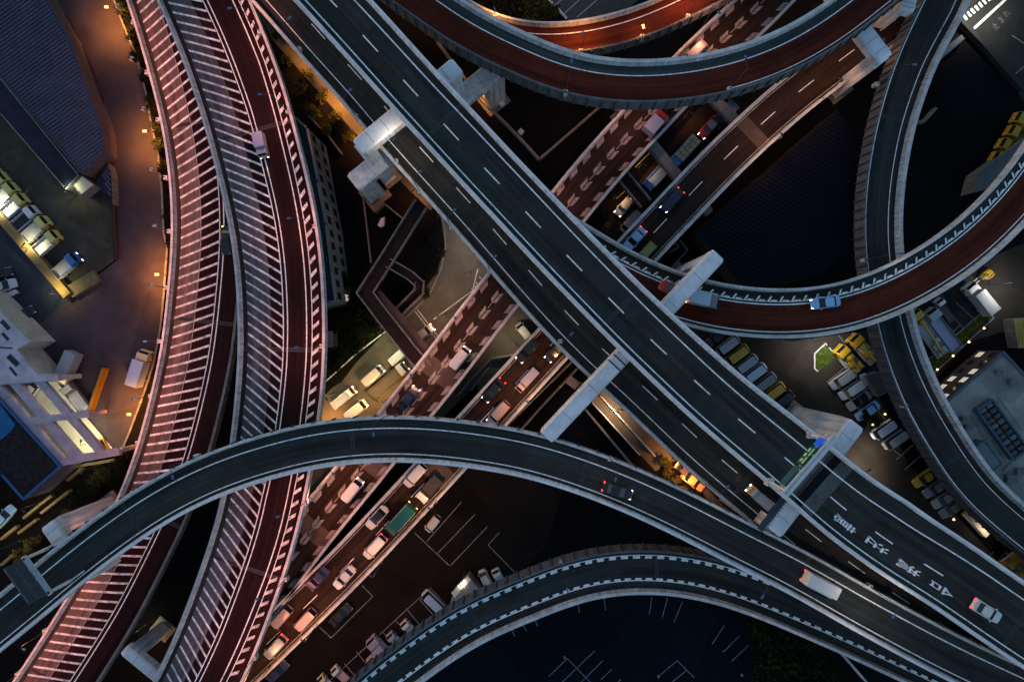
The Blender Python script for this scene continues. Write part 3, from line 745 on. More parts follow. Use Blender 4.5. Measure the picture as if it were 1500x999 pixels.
for k in range(14):
    e = c - d * 3.0 + d * (6.6 * k / 13); q.bar(e - n * 0.45 + Vector((0, 0, 1.0)), e - n * 0.45 + Vector((0, 0, 0.0)), 0.06, 0.06)
q.build('walkway', SIGNBK, p)
pier('white pier with a reddish column under the top right ramp', (1222, -14), (1299, 86), 14.9, 2.7, 1.7, ((0.93, 2.2, 2.9),))
pier('short white pier cap between the two ramps at the top edge', (1338, -30), (1328, 16), 14.5, 2.6, 1.7, ((0.5, 2.0, 2.2),))
pier('pier of the flyover at the far left, cap pale blue and side lit pink', (68, 768), (128, 850), 15.98, 2.6, 1.8, ((0.09, 2.4, 2.3), (0.9, 2.2, 2.2)))
pier('pier between the two hatched viaducts near the bottom, orange light on its side', (180, 952), (330, 1075), 10.5, 1.9, 1.7, ((0.07, 2.2, 1.8), (0.75, 2.2, 1.8)))
for a, b, l in (((905, 150), (1040, 313), 'crossbeam over the sunken lane, bare and grey, nearest the diagonal viaduct'), ((1000, 97), (1118, 216), 'crossbeam over the sunken lane, brownish, beside the red car')):
    pier(l, a, b, 3.95, 1.9, 1.2, ((0.08, 1.6, 1.6), (0.92, 1.6, 1.6)), CONC_D)

# ------------------------------------------------------------------ sign gantries
def gantry_main():
    zb = zD
    hA = Vector((*W(1126, 705, zD).xy, zD)); hB = Vector((*W(1186, 636, zD).xy, zD))
    root = empty('sign_gantry', ((hA.x + hB.x) / 2, (hA.y + hB.y) / 2, zD), 'white sign gantry over the broad viaduct with green and blue panels', 'sign gantry')
    T = Vector((0, 0, 6.1)); d = (hB - hA).normalized(); n = Vector((-d.y, d.x, 0))
    for h in (hA, hB):
        MB().tube(h, h + T * 1.02, 0.24, 0.19, 10).build('post', STEELL, root)
        MB().box(h.x - .5, h.x + .5, h.y - .5, h.y + .5, h.z - 0.6, h.z + 0.9).build('post_base', CONC, root)
    MB().bar(hA + T - d * .5, hB + T + d * .8, 0.34, 0.34).build('beam', STEELL, root)
    MB().bar(hA + T - d * .5 + Vector((0, 0, -1.5)) , hB + T + d * .8 + Vector((0, 0, -1.5)), 0.3, 0.3).build('beam', STEELL, root)
    MB().bar(hA + T - d * .5 - n * .55 + Vector((0, 0, -.02)), hB + T + d * .8 - n * .55 + Vector((0, 0, -.02)), 0.55, 0.06).build('catwalk', STEELL, root)
    L = (hB - hA).length
    def panel(t0, t1, z0, z1, m, off=0.4):
        a = hA + d * L * t0 + n * off; b = hA + d * L * t1 + n * off
        q = MB(); q.prism([a + Vector((0, 0, z0)), b + Vector((0, 0, z0)), b + n * .12 + Vector((0, 0, z0)), a + n * .12 + Vector((0, 0, z0))],
                          [a + Vector((0, 0, z1)), b + Vector((0, 0, z1)), b + n * .12 + Vector((0, 0, z1)), a + n * .12 + Vector((0, 0, z1))])
        return q.build('sign_panel', m, root)
    TEAL = mat('sign_unlit', (0.03, 0.09, 0.12), 0.5, 0.2, 1)
    panel(0.05, 0.42, 4.1, 5.9, TEAL); g = panel(0.45, 0.80, 3.9, 6.0, SIGNG); panel(0.83, 0.98, 4.2, 6.0, SIGNB)
    q = MB()
    for (t0, t1, z0, z1) in ((0.48, 0.60, 5.3, 5.7), (0.63, 0.77, 5.35, 5.7), (0.50, 0.56, 4.3, 4.9), (0.60, 0.66, 4.2, 4.8), (0.69, 0.76, 4.3, 4.8)):
        a = hA + d * L * t0 + n * .54; b = hA + d * L * t1 + n * .54
        q.poly([a + Vector((0, 0, z0)), a + Vector((0, 0, z1)), b + Vector((0, 0, z1)), b + Vector((0, 0, z0))])
    q.build('sign_marks', mat('sign_letters', (0.35, 0.6, 0.45), 0.5, 0), root)
    return root
gantry_main()
def gantry_left():
    hA = W(70, 803, zJ); hB = W(104, 850, zJ)
    root = empty('sign_gantry', ((hA.x + hB.x) / 2, (hA.y + hB.y) / 2, zJ), 'grey sign gantry seen from behind over the flyover at the far left', 'sign gantry')
    d = (hB - hA).normalized(); n = Vector((-d.y, d.x, 0)); n = n if n.x < 0 else -n
    T = Vector((0, 0, 5.0))
    for h in (hA, hB):
        MB().tube(h, h + T, 0.26, 0.2, 10).build('post', STEELL, root)
        MB().bar(h + Vector((0, 0, .4)) - d * 0, h - n * 2.6 + Vector((0, 0, .3)), 0.25, 0.25).build('brace', STEELL, root)
    MB().bar(hA + T - d * .4, hB + T + d * .4, 0.5, 0.4).build('beam', STEELL, root)
    MB().bar(hA + T - d * .3 - n * .45 - Vector((0, 0, .05)), hB + T + d * .3 - n * .45 - Vector((0, 0, .05)), 0.3, 0.06).build('catwalk', CONC, root)
    a = hA + n * .4 + Vector((0, 0, 5.05)); b = hB + n * .4 + Vector((0, 0, 5.05)); U = Vector((0, 0, 3.4))
    MB().prism([a, b, b + n * .15, a + n * .15], [a + U, b + U, b + n * .15 + U, a + n * .15 + U]).build('sign_panel', SIGNBK, root)
    q = MB()
    for t in (0, .33, .66, 1):
        p0 = a.lerp(b, t) - n * .03; q.bar(p0 + Vector((0, 0, .02)), p0 + U, .08, .08)
    for t in (0, .5, 1): q.bar(a + U * t - n * .04, b + U * t - n * .04, .08, .08)
    q.build('panel_frame', STEELG, root)
gantry_left()

# ------------------------------------------------------------------ buildings
def clipseg(poly, p, d):
    """segment of the line p + t d inside a convex polygon"""
    t0, t1 = -1e9, 1e9
    n = len(poly)
    area = sum(poly[i].x * poly[(i + 1) % n].y - poly[(i + 1) % n].x * poly[i].y for i in range(n))
    for i in range(n):
        a = poly[i]; b = poly[(i + 1) % n]; e = b - a
        nn = Vector((-e.y, e.x)) if area > 0 else Vector((e.y, -e.x))
        num = nn.dot(p - a); den = nn.dot(d)
        if abs(den) < 1e-9:
            if num < 0: return None
            continue
        t = -num / den
        if den > 0: t0 = max(t0, t)
        else: t1 = min(t1, t)
    return (t0, t1) if t1 - t0 > 0.3 else None

def building(name, label, cat, px, z, roofm, wallm, rim=0.4, rimw=0.35, rimm=None, ridge=None, windows=(), z0=0.0):
    P = [W(x, y, z) for x, y in px]
    a = sum(P[i].x * P[(i + 1) % len(P)].y - P[(i + 1) % len(P)].x * P[i].y for i in range(len(P)))
    flip = a < 0
    c = sum(P, Vector()) / len(P)
    root = empty(name, (c.x, c.y, z0), label, cat)
    n = len(P)
    mb = MB(); v = []
    for q in P: v += [Vector((q.x, q.y, z0)), q]
    for i in range(n):
        j = (i + 1) % n; f = (2 * i, 2 * j, 2 * j + 1, 2 * i + 1)
        mb.f.append(f if not flip else f[::-1])
    mb.v = v; mb.build('wall', wallm, root)
    rv = P if not flip else P[::-1]
    obj('roof', [q + Vector((0, 0, .003)) for q in rv], [tuple(range(n))], roofm, root)
    if rim > 0:
        q = MB()
        for i in range(n):
            A = P[i]; B = P[(i + 1) % n]; d = (B - A).normalized(); nn = Vector((-d.y, d.x, 0)) * (1 if not flip else -1)
            q.bar(A + nn * (rimw / 2 - .05) + Vector((0, 0, rim)) - d * 0.0, B + nn * (rimw / 2 - .05) + Vector((0, 0, rim)) - d * rimw, rimw, rim + .05)
        q.build('roof_edge', rimm or wallm, root)
    if ridge:
        d = Vector(ridge[0]).normalized(); d = Vector((d.x, -d.y)); nn = Vector((-d.y, d.x)); q = MB()
        P2 = [Vector((p.x, p.y)) for p in P]
        k0 = min(p.dot(nn) for p in P2); k1 = max(p.dot(nn) for p in P2); k = k0 + .3
        while k < k1:
            s = clipseg(P2, nn * k, d)
            if s:
                A = nn * k + d * (s[0] + .25); B = nn * k + d * (s[1] - .25)
                if (B - A).length > .4:
                    q.prism([Vector((*(A - nn * .14), z + .004)), Vector((*(B - nn * .14), z + .004)), Vector((*(B + nn * .14), z + .004)), Vector((*(A + nn * .14), z + .004))],
                            [Vector((*(A - nn * .06), z + .13)), Vector((*(B - nn * .06), z + .13)), Vector((*(B + nn * .06), z + .13)), Vector((*(A + nn * .06), z + .13))])
            k += ridge[1]
        q.build('roof_ribs', ridge[2], root)
    for (ei, cnt, rows, lit) in windows:
        A = P[ei]; B = P[(ei + 1) % n]; d = (B - A).normalized(); nn = Vector((d.y, -d.x, 0)) * (1 if not flip else -1); L = (B - A).length
        for r_ in range(rows):
            zz = z0 + (z - z0) * (r_ + .35) / rows; hh = (z - z0) / rows * 0.42
            for i in range(cnt):
                t = (i + .5) / cnt; w = L / cnt * .28
                p0 = A + d * (L * t - w); p1 = A + d * (L * t + w)
                q = MB(); o0 = nn * -.02; o1 = nn * .05
                b = [p0 + o0, p1 + o0, p1 + o1, p0 + o1]
                q.prism([Vector((x.x, x.y, zz)) for x in b], [Vector((x.x, x.y, zz + hh)) for x in b])
                q.build('window', WINLIT if (i * 7 + r_ * 3 + ei * 5) % 10 < lit * 10 else WINDK, root)
    return root
RIBM = mat('roof_rib_blue', (0.062, 0.068, 0.10), 0.6, 0.25, 0.4)
building('warehouse', 'warehouse with a large blue-grey ribbed metal roof in the upper left corner', 'building',
         [(-90, 6), (0, 112), (119, 255), (152, 224), (150, 190), (136, 150), (119, 106), (99, 50), (70, 0), (44, -50), (-90, -50)], 4.0,
         mat('roof_blue_grey', (0.036, 0.040, 0.060), 0.6, 0.45, 0.12, fine=.25, patch=.15), mat('wall_pinkish', (0.10, 0.075, 0.075), 0.9, 0.2, 0.5), rim=0.12, rimw=.2, rimm=mat('roof_trim', (0.05, 0.05, 0.065)), ridge=((0.80, -0.58), 0.62, RIBM))
building('annex', 'low annex with a flat navy roof along the ribbed warehouse', 'building', [(-60, 42), (0, 114), (116, 257), (97, 278), (0, 166), (-60, 95)], 2.6, mat('roof_navy', (0.014, 0.019, 0.034), 0.8, 0.25, 0.4), CONC_D, rim=0.12, rimw=.2)
building('shed', 'small pale lit shed at the corner of the warehouse', 'shed', [(120, 258), (138, 271), (119, 286), (108, 272)], 2.4, mat('shed_roof', (0.42, 0.42, 0.30), 0.8, 0.25, 1.0), CONC_D, rim=0.1, rimw=.12)
building('annex', 'strip of dark blue ribbed roof between the shed and the service road', 'building', [(140, 268), (158, 240), (163, 258), (165, 300), (162, 292)], 2.0, mat('roof_navy', (0.014, 0.019, 0.034)), CONC_D, rim=0.0, ridge=((0.62, 0.78), 0.5, RIBM))
pk = building('parking_building', 'lavender concrete roof with dark slots at the left edge', 'building',
         [(-60, 395), (0, 456), (44, 500), (24, 512), (54, 548), (84, 550), (84, 557), (0, 563), (-60, 566)], 6.5, mat('lavender_concrete', (0.36, 0.32, 0.38), 0.9, 0.25, 0.5, fine=0.1), mat('pale_wall', (0.42, 0.41, 0.36), 0.9, 0.2, 0.5), rim=0.0)
for (x0, y0, x1, y1, w) in ((2, 470, 13, 482, 0.7), (3, 488, 12, 498, 0.5), (12, 521, 26, 535, 0.9), (14, 538, 24, 550, 0.4), (0, 509, 18, 510, 0.2)):
    MB().bar(W(x0, y0, 6.56), W(x1, y1, 6.56), w, 0.05).build('roof_slot', mat('slot_dark', (0.03, 0.03, 0.035)), pk)
# open lit parking deck
LAV = mat('lavender_beam', (0.33, 0.28, 0.33), 0.9, 0.25, 0.6, fine=0.1)
pd = empty('parking_deck', tuple(W(85, 620, 0)), 'open parking deck with lavender beams over a bright yellowish lit floor', 'parking deck')
MB().prism([W(x, y, 0.02) for x, y in ((-30, 560), (88, 676), (168, 660), (80, 556))], [W(x, y, .35) for x, y in ((-30, 560), (88, 676), (168, 660), (80, 556))]).build('floor', mat('deck_floor', (0.42, 0.42, 0.34), 0.9, 0.2, 0.4, fine=0.1), pd)
for bi, (x0, y0, x1, y1, w) in enumerate(((-30, 540, 92, 681, 1.6), (17, 558, 117, 674, 1.3), (52, 553, 150, 666, 1.3), (40, 617.5, 130, 606, 1.2), (88, 677, 174, 661, 1.3), (-10, 560, 86, 553, 1.1))):
    MB().bar(W(x0, y0, 6.3 + .02 * (bi in (3, 4, 5)) + .004 * bi), W(x1, y1, 6.3 + .02 * (bi in (3, 4, 5)) + .004 * bi), w, 0.9).build('beam', LAV, pd)
for (x, y) in ((90, 677), (117, 672), (150, 665), (42, 617), (72, 613), (100, 610), (128, 607), (18, 559), (52, 555), (172, 661)):
    p = W(x, y, 5.4); MB().box(p.x - .3, p.x + .3, p.y - .3, p.y + .3, 0.3, 5.38).build('column', LAV, pd)
for (x, y) in ((35, 577), (50, 594), (65, 611), (80, 628), (95, 645), (107, 659), (62, 565), (77, 582), (92, 599), (112, 622), (127, 640), (141, 656)):
    p = W(x, y, 5.2); o = MB().bar(p - Vector((.8, 0, 0)), p + Vector((.8, 0, 0)), .16, .1).build('tube_lamp', LAMPW, pd)
    light('tube_light', p - Vector((0, 0, .3)), (1, 0.88, 0.56), 110, pd, size=168)
lb = building('low_building', 'building with a black gravel roof framed by bright blue edges', 'building', [(-60, 515), (0, 583), (91, 683), (35, 732), (0, 693), (-60, 630)], 6.6,
         mat('gravel_roof', (0.018, 0.016, 0.018), 1.0, 0.5, 1.5, fine=0.4), mat('drab_wall', (0.10, 0.10, 0.13), 0.7, 0.2, 0.5), rim=0.22, rimw=.38, rimm=mat('blue_edge', (0.028, 0.085, 0.21), 0.6, 0.25, 0.6))
MB().prism([W(x, y, 6.62) for x, y in ((-40, 575), (0, 592), (22, 622), (16, 632), (0, 645), (-40, 640))], [W(x, y, 6.66) for x, y in ((-40, 575), (0, 592), (22, 622), (16, 632), (0, 645), (-40, 640))]).build('roof_sheet', mat('blue_sheet', (0.012, 0.09, 0.22), 0.6, 0.2, 0.5), lb)
building('office_building', 'narrow building with a row of windows squeezed between hatched viaduct and main line', 'building', [(424, 163), (452, 189), (467, 267), (479, 330), (493, 442), (440, 452), (410, 250)], 10.3,
         mat('roof_slate', (0.022, 0.028, 0.036), 0.9, 0.25, 0.5), mat('wall_drab', (0.155, 0.145, 0.14), 0.9, 0.25, 0.5), rim=0.3, windows=((1, 4, 2, .0), (2, 3, 2, .0), (3, 6, 2, .1)))
rb = building('office_building', 'office with a wide grey flat roof and lit windows by the right edge', 'building', [(1370, 600), (1469, 514), (1600, 655), (1600, 900), (1500, 800)], 6.2,
         mat('roof_slab_grey', (0.20, 0.195, 0.18), 0.9, 0.28, 0.25, fine=0.15, patch=0.15), mat('wall_brown_grey', (0.085, 0.07, 0.062), 0.9, 0.25, 0.5), rim=0.25, rimw=.45, rimm=mat('roof_rim_blue', (0.07, 0.09, 0.11)), windows=((0, 7, 2, .45),))
z = 6.2
q = MB(); A = W(1436, 592, z); B = W(1489, 664, z); d = (B - A).normalized(); n = Vector((-d.y, d.x, 0))
FRB = mat('plant_frame_blue', (0.05, 0.085, 0.12), 0.6, 0.2, 1)
rk = empty('rooftop_plant', tuple((A + B) / 2), 'long blue-framed rack of cooling units on the grey flat roof', 'cooling units')
for s in (-1, 1):
    MB().bar(A + n * s * 1.55 + Vector((0, 0, 1.2)), B + n * s * 1.55 + Vector((0, 0, 1.2)), .3, 1.2).build('frame', FRB, rk)
for t in (0, 1): MB().bar(A.lerp(B, t) - n * 1.4 + Vector((0, 0, 1.2)), A.lerp(B, t) + n * 1.4 + Vector((0, 0, 1.2)), .3, 1.2).build('frame', FRB, rk)
for i in range(9):
    c = A.lerp(B, (i + .6) / 9.3)
    q = MB(); 
    for s in (-.7, .7):
        p = c + n * s; q.bar(p - d * .34 + Vector((0, 0, .95)), p + d * .34 + Vector((0, 0, .95)), 1.0, .94)
        q.tube(p + Vector((0, 0, .95)), p + Vector((0, 0, 1.05)), .28, .28, 10)
    q.build('cooling_unit', STEELD if i % 3 else STEELG, rk)
PIPE = mat('roof_pipe', (0.16, 0.17, 0.18), 0.6, 0.2, 1)
for i, (x0, y0, x1, y1, w_, h_, zz) in enumerate(((1428, 604, 1470, 668, .14, .14, .35), (1424, 610, 1462, 672, .10, .10, .3), (1462, 580, 1498, 630, .12, .12, .3), (1452, 640, 1440, 650, .12, .12, .4), (1484, 676, 1472, 690, .3, .3, .5))):
    MB().bar(W(x0, y0, z + zz), W(x1, y1, z + zz), w_, h_).build('roof_pipe', PIPE, rk)
for (x, y, s_) in ((1478, 700, .9), (1492, 690, .8), (1480, 560, .6), (1460, 545, .5), (1415, 625, .5), (1408, 612, .4)):
    p_ = W(x, y, z); q = MB(); q.box(p_.x - s_, p_.x + s_, p_.y - s_ * .7, p_.y + s_ * .7, z + .01, z + .9); q.box(p_.x - s_ * .8, p_.x + s_ * .8, p_.y - s_ * .1, p_.y + s_ * .1, z + .901, z + .98)
    q.build('vent_box', STEELG, rk)
building('roof_hut', 'small blue-grey rooftop hut beside the cooling rack', 'roof hut', [(1425, 657), (1441, 645), (1468, 678), (1456, 690)], 8.2, mat('hut_roof', (0.11, 0.13, 0.15), 0.8, 0.2, .6), FRB, rim=.12, rimw=.2, z0=6.21)
building('warehouse', 'dark warehouse with a black ribbed roof between the two red-brown ramps', 'building', [(1022, 339), (1226, 162), (1262, 205), (1257, 360), (1200, 405), (1092, 424)], 6.0, mat('roof_black_blue', (0.0035, 0.0035, 0.007), 0.6, 0.45, 0.15), mat('wall_black', (0.03, 0.03, 0.03)), rim=0.0, ridge=((0.86, 0.46), 0.7, mat('roof_rib_dark', (0.0065, 0.007, 0.014), 0.6, 0.25, 0.4)))
building('shed', 'grey sheet-roofed shed beside the yellow machines at the right edge', 'shed', [(1435, 252), (1500, 204), (1580, 150), (1580, 230), (1500, 262), (1427, 281)], 3.6, mat('shed_grey', (0.075, 0.085, 0.10), 0.8, 0.2, 0.5), CONC_D, rim=0.0)
ob = building('office_hut', 'grey office hut with a lit awning in the lower car park', 'hut', [(664, 869), (687, 845), (704, 866), (688, 884), (656, 896)], 3.2, mat('hut_grey', (0.24, 0.23, 0.235), 0.9, 0.2, 0.6), CONC_D, rim=0.0)
MB().prism([W(x, y, 2.6) for x, y in ((662, 869), (686, 844), (690, 850), (666, 875))], [W(x, y, 3.26) for x, y in ((661, 868), (685, 843), (690, 849), (666, 875))]).build('awning', mat('awning_pale', (0.75, 0.70, 0.58), 0.8, 0.1, 1), ob)
building('container', 'grey shipping container beside the ribbed ramp wall', 'container', [(1268, 551), (1288, 545), (1303, 573), (1286, 581)], 2.6, mat('container_grey', (0.07, 0.068, 0.062), 0.8, 0.2, 1), CONC_D, rim=0.06, rimw=.1, ridge=((0.9, -0.3), 0.4, mat('container_rib', (0.08, 0.078, 0.07))))
building('container', 'yellow-brown container at the right edge of the delivery yard', 'container', [(1484, 467), (1520, 464), (1524, 506), (1492, 510)], 2.6, mat('container_yellow', (0.26, 0.19, 0.05), 0.7, 0.25, 1), CONC_D, rim=0.06, rimw=.1, ridge=((0.1, 1), 0.5, mat('container_yrib', (0.30, 0.22, 0.06))))
# small cabinets and walls
def block(name, label, cat, px, z0, z1, m, group=None, cap=None):
    b = [W(x, y, z1) for x, y in px]; c = sum(b, Vector()) / len(b)
    q = MB(); q.prism([Vector((p.x, p.y, z0)) for p in b], b)
    if cap:
        t = [p + (p - c).normalized() * .12 for p in b]
        q.prism([Vector((p.x, p.y, z1 + .002)) for p in t], [Vector((p.x, p.y, z1 + cap)) for p in t])
    o = obj(name, q.v, q.f, m, origin=(c.x, c.y, z0)); return tag(o, label, cat, group)
def wall(label, pts, h, w, m, cat='wall', name='low_wall', group=None, z0=0.0):
    P = [W(x, y, z0 + h) for x, y in pts]; q = MB()
    for i, (a, b) in enumerate(zip(P[:-1], P[1:])): q.bar(a + Vector((0, 0, .003 * (i % 2))), b + Vector((0, 0, .003 * (i % 2))), w, h)
    c = sum(P, Vector()) / len(P)
    o = obj(name, q.v, q.f, m, origin=(c.x, c.y, z0)); return tag(o, label, cat, group)
YW = mat('yellow_stone', (0.13, 0.11, 0.06), 0.9, 0.25, 0.8)
wall('yellowish retaining wall behind the row of parked tipper trucks', [(-30, 283), (0, 319), (98, 433)], 1.5, 1.5, mat('ochre_wall', (0.20, 0.14, 0.06), 0.9, 0.3, 0.5), name='retaining_wall')
wall('olive end wall of the truck yard beside the blue-cab truck', [(101, 428), (141, 404)], 1.0, 2.2, YW, name='retaining_wall')
for l, a in (('pale strip wall nearest the blue-edged roof', (33, 759, 75, 726)), ('pale strip wall running to the pier of the flyover', (59, 752, 101, 719)), ('pale strip wall at the left edge below the white car', (0, 790, 24, 771)),
             ('short pale strip wall between two longer ones', (26, 781, 53, 761)), ('pale strip wall right below the lavender beams', (97, 704, 119, 686)), ('thin wall along the foot of the parking deck', (95, 686, 183, 671)), ('pale strip wall low in the corner by the yellow bushes', (0, 828, 22, 810))):
    wall(l, [a[:2], a[2:]], 0.9, 0.45, YW)
wall('thin concrete wall from the office building to the grey lower pier', [(452, 170), (480, 198), (500, 225)], 1.2, 0.25, CONC_D)
wall('thin wall in the dark plot below the grey lower pier', [(532, 290), (543, 385)], 1.0, 0.2, CONC_D)
wall('thin wall running from the lower pier into the dark plot', [(555, 292), (592, 322)], 1.0, 0.2, CONC_D)
wall('long low wall beside the orange street above the flyover', [(858, 600), (925, 680), (940, 690)], 1.4, 0.35, CONC_D)
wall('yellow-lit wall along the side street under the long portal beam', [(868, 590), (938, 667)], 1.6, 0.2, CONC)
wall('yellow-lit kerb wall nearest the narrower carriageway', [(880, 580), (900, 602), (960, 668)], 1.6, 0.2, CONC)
wall('L-shaped low wall in front of the black ribbed roof', [(1346, 178), (1353, 179), (1372, 158)], 1.2, 0.5, CONC_D)
wall('low double wall under the right ramp towards the corner street', [(1370, 90), (1411, 54)], 1.2, 0.9, STEELG)
wall('dark wall along the corner street in the top right', [(1402, 22), (1440, 62), (1500, 130)], 1.2, 0.7, mat('wall_black', (0.03, 0.03, 0.03)))
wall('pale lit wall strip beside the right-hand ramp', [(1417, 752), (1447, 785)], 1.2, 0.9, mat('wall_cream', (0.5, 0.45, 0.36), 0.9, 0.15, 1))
wall('angled wall of the open plot below the black ribbed roof', [(983, 369), (995, 362), (990, 356)], 1.0, 0.2, CONC_D)
wall('outer angled wall of the open plot below the black ribbed roof', [(984, 392), (1008, 366), (996, 352)], 1.0, 0.2, CONC_D)
wall('long wall beside the ramp foot in the dark top centre', [(640, 60), (700, 140), (758, 198), (790, 233)], 1.2, 0.4, CONC_D)
wall('faint wall from the dark top centre to the expressway', [(790, 233), (840, 190), (886, 150)], 1.2, 0.35, CONC_D)
wall('pale post wall by the bottom right trees', [(1222, 946), (1245, 970), (1270, 999)], 2.2, 0.3, CONC)
for i, (x, y) in enumerate(((735, 152), (763, 193))):
    block('cabinet', ['small square concrete cabinet near the grey lower pier', 'small square concrete cabinet on the long dark wall'][i], 'cabinet', [(x - 4, y), (x, y - 4), (x + 4, y), (x, y + 4)], 0, 1.2, CONC, cap=.1)
block('tent', 'crumpled pale tarpaulin heap below the grey lower pier', 'tarpaulin', [(553, 330), (558, 320), (563, 318), (562, 330), (557, 333)], 0, 0.9, CONC_P)
block('utility_box', 'brown utility box at the foot of the grey lower pier', 'utility box', [(544, 304), (558, 292), (563, 298), (549, 311)], 0, 1.8, mat('brown_box', (0.14, 0.11, 0.07)), cap=.08)
block('guard_hut', 'flat grey hut tucked beside the red and white hatched viaduct', 'hut', [(476, 486), (488, 486), (488, 508), (476, 508)], 0, 3.0, CONC_D, cap=.12)
block('utility_box', 'pale cabinet on the green-lit street by the footbridge', 'utility box', [(576, 495), (581, 491), (586, 498), (580, 502)], 0, 1.3, CONC, cap=.06)
wall('orange-yellow boom barrier across the yard beside the grey trucks', [(151, 540), (128, 606)], 1.4, 0.55, mat('boom_orange', (0.34, 0.15, 0.012), 0.6, 0.15, 1), cat='barrier', name='boom_barrier')

# ------------------------------------------------------------------ footbridge and walkways
def walkway(label, pts, z, w, cat='footbridge', zs=None):
    P = [W(x, y, z if zs is None else zs[i]) for i, (x, y) in enumerate(pts)]
    root = empty('footbridge', (P[0].x, P[0].y, 0), label, cat)
    L = []; Rr = []
    for i, p in enumerate(P):
        d0 = (P[i] - P[i - 1]).normalized() if i else (P[1] - P[0]).normalized()
        d1 = (P[i + 1] - P[i]).normalized() if i < len(P) - 1 else d0
        b = (d0 + d1); b.z = 0; b.normalize(); n = Vector((-b.y, b.x, 0)); k = 1 / max(.4, b.dot(Vector((d0.x, d0.y, 0)).normalized()))
        L.append(p + n * w / 2 * k); Rr.append(p - n * w / 2 * k)
    dk = MB()
    for i in range(len(P) - 1):
        dk.prism([Rr[i] - Vector((0, 0, .5)), Rr[i + 1] - Vector((0, 0, .5)), L[i + 1] - Vector((0, 0, .5)), L[i] - Vector((0, 0, .5))], [Rr[i], Rr[i + 1], L[i + 1], L[i]])
    dk.build('deck', mat('footbridge_deck', (0.022, 0.018, 0.017), 0.9, 0.2, .6), root)
    for S in (L, Rr):
        q = MB()
        for i in range(len(S) - 1): q.bar(S[i] + Vector((0, 0, 1.1 + .003 * (i % 2))), S[i + 1] + Vector((0, 0, 1.1 + .003 * (i % 2))), .22, 1.1)
        q.build('parapet', CONC_D, root)
    for i in range(1, len(P) - 1):
        MB().tube(Vector((P[i].x, P[i].y, 0)), P[i] - Vector((0, 0, .5)), .35).build('post', CONC_D, root)
    return root
walkway('dark footbridge bending around the car park corner below the main line', [(618, 299), (566, 383), (536, 429), (560, 461), (605, 518), (625, 541)], 4.6, 2.3)
walkway('hairpin stair ramp branching off the dark footbridge', [(570, 386), (600, 403), (615, 416), (614, 428), (585, 457)], 3.2, 1.5, 'stair ramp', zs=[4.6, 3.8, 3.2, 2.6, 0.6])
block('walkway_roof', 'long brown roof over the walkway beside the dark footbridge', 'canopy', [(551, 427), (557, 425), (590, 462), (645, 528), (634, 538), (577, 470)], 4.0, 4.2, mat('canopy_brown', (0.075, 0.055, 0.05), 0.9, 0.3, .4))
walkway('narrow dark footbridge crossing the sunken lane between the expressway halves', [(905, 252), (945, 300)], 3.6, 2.0)
wall('retaining wall around the dark pit between the expressway halves', [(670, 580), (686, 560), (720, 525), (752, 520)], 1.5, 0.35, CONC_D, name='retaining_wall')
for l, pts in (('thin concrete strip beside the queue, nearest the expressway wall', [(838, 530), (775, 592), (735, 632)]), ('thin concrete strip beside the queue, next to the long portal beam', [(846, 540), (790, 600), (760, 634)])):
    wall(l, pts, 2.5, .25, CONC_D)
block('stairwell', 'concrete stairwell frame under the long portal beam', 'stairwell', [(836, 551), (848, 560), (842, 570), (830, 561)], 0, 2.5, CONC_D, cap=.1)

# ------------------------------------------------------------------ trees and bushes
def crown_mesh(name, n, seed, leaf=.22, flat_=0.8):
    rr = random.Random(seed); mb = MB()
    cl = []
    for i in range(11):
        a = rr.uniform(0, 6.283); r = rr.uniform(.15, .72); cl.append((Vector((math.cos(a) * r, math.sin(a) * r, rr.uniform(.25, .95) * flat_)), rr.uniform(.22, .40)))
    for i in range(n):
        c, s = rr.choice(cl)
        p = c + Vector((rr.gauss(0, 1), rr.gauss(0, 1), rr.gauss(0, .8))) * s * .55
        u = Vector((rr.gauss(0, 1), rr.gauss(0, 1), rr.gauss(0, .5))).normalized(); w = u.cross(Vector((rr.gauss(0, 1), rr.gauss(0, 1), rr.gauss(0, 1)))).normalized()
        l = leaf * rr.uniform(.5, 1.1)
        mb.add([p - u * l, p + w * l * .45, p + u * l, p - w * l * .45], [(0, 1, 2, 3)])
    me = bpy.data.meshes.new(name); me.from_pydata([tuple(v) for v in mb.v], [], mb.f); return me
CROWN = [crown_mesh('crown', 620, s, .15) for s in (1, 2, 3)]
CROWN_O = [crown_mesh('crown_olive', 620, s, .15) for s in (4, 5)]
for m_ in CROWN: m_.materials.append(LEAF)
for m_ in CROWN_O: m_.materials.append(LEAF2)
TK = MB(); TK.tube((0, 0, 0), (0, 0, .55), .07, .04, 7)
for i in range(5):
    a = i * 1.256 + .3; TK.tube((0, 0, .35 + .03 * i), (math.cos(a) * .4, math.sin(a) * .4, .7 + .04 * i), .03, .012, 5)
TRUNK = bpy.data.meshes.new('trunk'); TRUNK.from_pydata([tuple(v) for v in TK.v], [], TK.f); TRUNK.materials.append(BARK)
def tree(px, py, r, h, label, cat='tree', group=None, olive=False, name='tree', zt=None):
    p = W(px, py, h * .6); root = empty(name, (p.x, p.y, 0), label, cat, group)
    a = bpy.data.objects.new('trunk', TRUNK); b = bpy.data.objects.new('crown', R.choice(CROWN_O if olive else CROWN))
    for o in (a, b): COL.objects.link(o); o.parent = root
    a.scale = (h * .6, h * .6, h); b.scale = (r * 1.15, r * 1.15, h * .62); b.location.z = h * .38; b.rotation_euler.z = R.uniform(0, 6.28)
    return root
